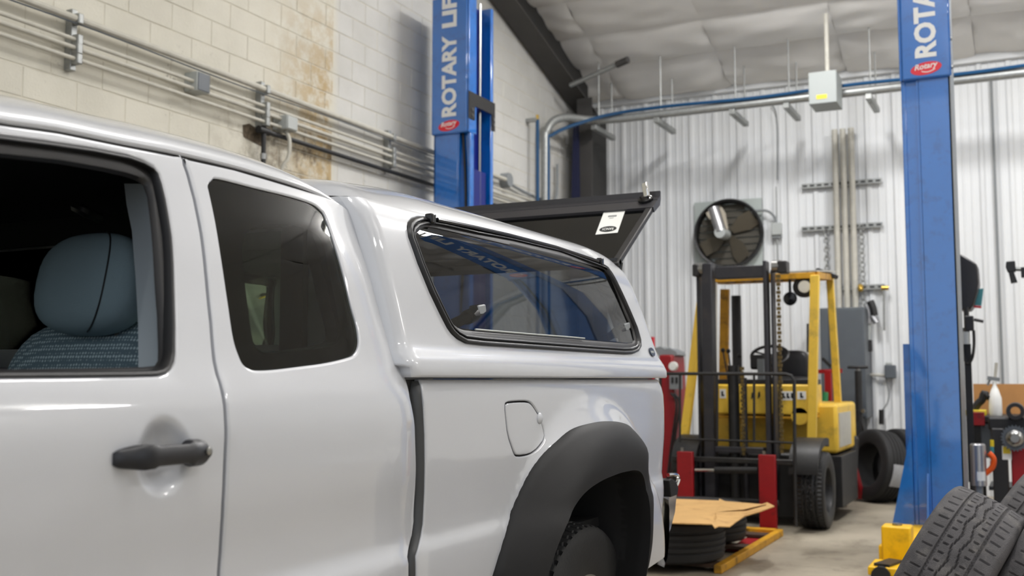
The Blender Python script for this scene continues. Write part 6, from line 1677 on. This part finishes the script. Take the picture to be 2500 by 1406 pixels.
# brake lathe
Yl = Yb_ - 0.22
l0 = atY(2408, 1012, Yl); l1 = atY(2520, 1135, Yl)
bl = empty('brake_lathe', ((l0.x + l1.x) / 2, Yl, 0), label='black brake lathe with a toothed steel disc beside the workbench', cat='machine')
MB().box((l0.x + 0.16, Yl + 0.02, 0.0), (l1.x + 0.25, Yl + 0.2, atY(2470, 1090, Yl).z)).build('red_stand', 'redfork', bl, bevel=0.01)
MB().box((l0.x + 0.01, Yl, atY(2420, 1050, Yl).z), (l1.x + 0.2, Yl + 0.18, l0.z - 0.02)).build('head', 'blackm', bl, bevel=0.015)
MB().box((l0.x + 0.03, Yl - 0.02, 0.2), (l0.x + 0.14, Yl + 0.1, atY(2420, 1045, Yl).z)).build('tool_post', 'trimblack', bl, bevel=0.01)
r0_ = atY(2479, 1004, Yl - 0.05); MB().lathe([(0.035, -0.03), (0.062, -0.03), (0.066, 0.0), (0.066, 0.1), (0.035, 0.1), (0.035, -0.03)], r0_, (0, 1, 0), 24).build('rubber_cone', 'trimblack', bl)
g0 = atY(2478, 1070, Yl - 0.08); gear = []
for k in range(96):
    r = 0.10 if (k // 2) % 2 else 0.088; t = 2 * pi * k / 96; gear.append(g0 + Vector((r * cos(t), 0, r * sin(t))))
gd = MB().prism(gear, (0, 0.02, 0)).build('toothed_disc', 'darkgrey', bl, angle=20)
MB().lathe([(0.0, -0.05), (0.03, -0.05), (0.034, -0.04), (0.05, -0.02), (0.062, -0.015), (0.066, 0), (0.0, 0.0)], g0, (0, 1, 0), 28).build('arbor_nut', 'steel', gd)
p = atY(2458, 1104, Yl - 0.01); lb_ = MB().box((p.x - 0.032, Yl - 0.024, p.z - 0.055), (p.x + 0.032, Yl - 0.003, p.z + 0.05)).build('warning_label', 'label', bl)
MB().box((p.x - 0.026, Yl - 0.026, p.z - 0.01), (p.x + 0.026, Yl - 0.0238, p.z + 0.042)).build('label_print', 'yellowlab', lb_)
for i, (m_, y) in enumerate((('yellowlab', 1082), ('teal', 1098), ('hoseblue', 1113), ('red', 1134))):
    p = atY(2422, y, Yl - 0.03); MB().cyl((p.x, Yl - 0.03, p.z - 0.025), (p.x, Yl - 0.03, p.z + 0.025), 0.014, 10).build('colour_grip', m_, bl)
# silver canister
Yc2 = 8.45
k0_ = atY(2387, 1083, Yc2); kb = atY(2387, 1185, Yc2); rk = (atY(2407, 1100, Yc2).x - atY(2368, 1100, Yc2).x) / 2
cn = empty('canister', (k0_.x, Yc2, 0), label='silver cylinder canister with a white label right of the lift post', cat='canister')
MB().lathe([(0, kb.z), (rk, kb.z), (rk, k0_.z - 0.01), (rk - 0.008, k0_.z), (0, k0_.z)], (k0_.x, Yc2, 0), (0, 0, 1), 28).build('cylinder', 'canister', cn)
la_ = [[Vector((k0_.x + (rk + 0.001) * cos(t), Yc2 + (rk + 0.001) * sin(t), z)) for t in [-1.75 + 0.14 * q for q in range(9)]] for z in (atY(2387, 1150, Yc2).z, atY(2387, 1172, Yc2).z)]
MB().grid(la_).build('paper_label', 'label', cn, fix=False)
MB().lathe([(0.0, 0.0), (rk * 0.9, 0.0), (rk * 0.8, 0.03), (0.025, 0.04), (0.025, kb.z), (0, kb.z)], (k0_.x, Yc2, 0), (0, 0, 1), 24).build('pedestal', 'greypaint', cn)
p = atY(2415, 1140, Yc2); hk = MB().tube(smooth_path([p + Vector((-0.03, 0, -0.05)), p + Vector((0.02, 0, 0.0)), p + Vector((0.03, 0, 0.06)), p + Vector((0.0, 0, 0.1))]), 0.02, 8).build('orange_hose', 'orange', cn)
# orange handled tool left of the right post
p = atY(2216, 1140, 8.25); p2_ = atY(2210, 1185, 8.25)
ot = empty('pry_bar', (p2_.x, 8.25, 0), label='orange handled pry bar leaning left of the right lift post', cat='tool')
MB().tube([p2_, p], 0.022, 8).build('handle', 'orange', ot); MB().tube([(p2_.x - 0.12, 8.25, 0.005), p2_], 0.012, 8).build('shaft', 'steel', ot)
# equipment stand behind the right post
Ye = 8.9
es = empty('equipment_stand', (atY(2364, 900, Ye).x, Ye, 0), label='black pole stand with a padded hood and hoses behind the right lift post', cat='stand')
hd2 = [atY(x, y, Ye) for x, y in ((2338, 622), (2346, 620), (2372, 636), (2385, 645), (2387, 660), (2389, 690), (2386, 712), (2376, 745), (2368, 756), (2345, 757), (2338, 740))]
MB().prism(hd2, (0, 0.3, 0)).build('hood', 'trimblack', es, bevel=0.02)
tb = [atY(x, y, Ye + 0.15) for x, y in ((2385, 706), (2401, 704), (2396, 746), (2373, 744))]
MB().prism(tb, (0, 0.03, 0)).build('teal_board', 'teal', es)
MB().prism([atY(x, y, Ye + 0.14) for x, y in ((2373, 745), (2396, 747), (2395, 752), (2374, 750))], (0, 0.05, 0)).build('red_edge', 'red', es)
px_ = atY(2364, 900, Ye).x; MB().cyl((px_, Ye, 0.0), (px_, Ye, hd2[8].z + 0.02), 0.02, 12).build('pole', 'trimblack', es)
MB().bar((px_, Ye - 0.02, 0.4), (px_, Ye - 0.02, atY(2364, 840, Ye).z), 0.05, 0.03, (0, 1, 0)).build('sleeve', 'blackm', es)
MB().cyl((px_, Ye, 0), (px_, Ye, 0.03), 0.2, 20).build('foot', 'blackm', es)
a = atY(2356, 772, Ye); b = atY(2379, 808, Ye); MB().box((a.x, Ye - 0.08, b.z), (b.x, Ye - 0.02, a.z)).build('control_box', 'trimblack', es, bevel=0.008)
MB().tube([atY(2378, 780, Ye - 0.05), atY(2401, 785, Ye - 0.05)], 0.012, 8).build('control_lever', 'trimblack', es)
rod('hose_loop', 'blackm', es, Ye - 0.05, ((2350, 800), (2349, 850), (2356, 878), (2364, 888), (2374, 872), (2378, 840), (2377, 806)), 0.011)
MB().cyl(atY(2357, 810, Ye - 0.06), atY(2358, 840, Ye - 0.06), 0.028, 12).build('white_bottle', 'boxgrey', es)
# clamp lamp on an arm, cut by the right edge
Yk = 8.4
cl_ = empty('clamp_lamp', atY(2500, 660, Yk), label='black clamp lamp on an arm at the right edge', cat='lamp')
MB().prism([atY(x, y, Yk) for x, y in ((2456, 638), (2478, 636), (2480, 662), (2460, 664), (2455, 652))], (0, 0.09, 0)).build('lamp_head', 'trimblack', cl_, bevel=0.006)
MB().prism([atY(x, y, Yk) for x, y in ((2462, 664), (2475, 662), (2484, 688), (2468, 691))], (0, 0.06, 0)).build('jaw', 'blackm', cl_)
MB().tube([atY(2478, 656, Yk + 0.04), atY(2535, 660, Yk + 0.04)], 0.016, 8).build('arm', 'galv', cl_)
MB().box(tuple(atY(2492, 652, Yk)), tuple(atY(2510, 676, Yk) + Vector((0, 0.08, 0)))).build('clamp', 'trimblack', cl_, bevel=0.005)
qx = atY(2535, 660, Yk + 0.04); MB().cyl((qx.x, qx.y, 0), (qx.x, qx.y, qx.z + 0.1), 0.02, 10).build('floor_pole', 'galv', cl_); MB().cyl((qx.x, qx.y, 0), (qx.x, qx.y, 0.02), 0.18, 18).build('foot', 'blackm', cl_)
p = atY(2437, 500, W_ - 0.03); pq = atY(2434, 560, W_ - 0.03)
single('conduit', MB().tube([(pq.x, W_ - 0.03, 0.95), (pq.x, W_ - 0.03, 4.3)], 0.014, 8), 'greypaint', 'thin grey conduit on the metal wall right of the lift post', 'pipe', group='upright conduits on the back wall')
p = atY(2290, 480, W_ - 0.03)
wc = atY(1888, 330, W_ - 0.02); single('hanging_cord', MB().tube(smooth_path([atY(1882, 252, W_ - 0.05), atY(1892, 268, W_ - 0.05), atY(1896, 290, W_ - 0.03), atY(1898, 330, W_ - 0.02), atY(1898, 440, W_ - 0.02)]), 0.009, 6), 'greypaint', 'thin cord hanging from the back pipe above the fan', 'cord')
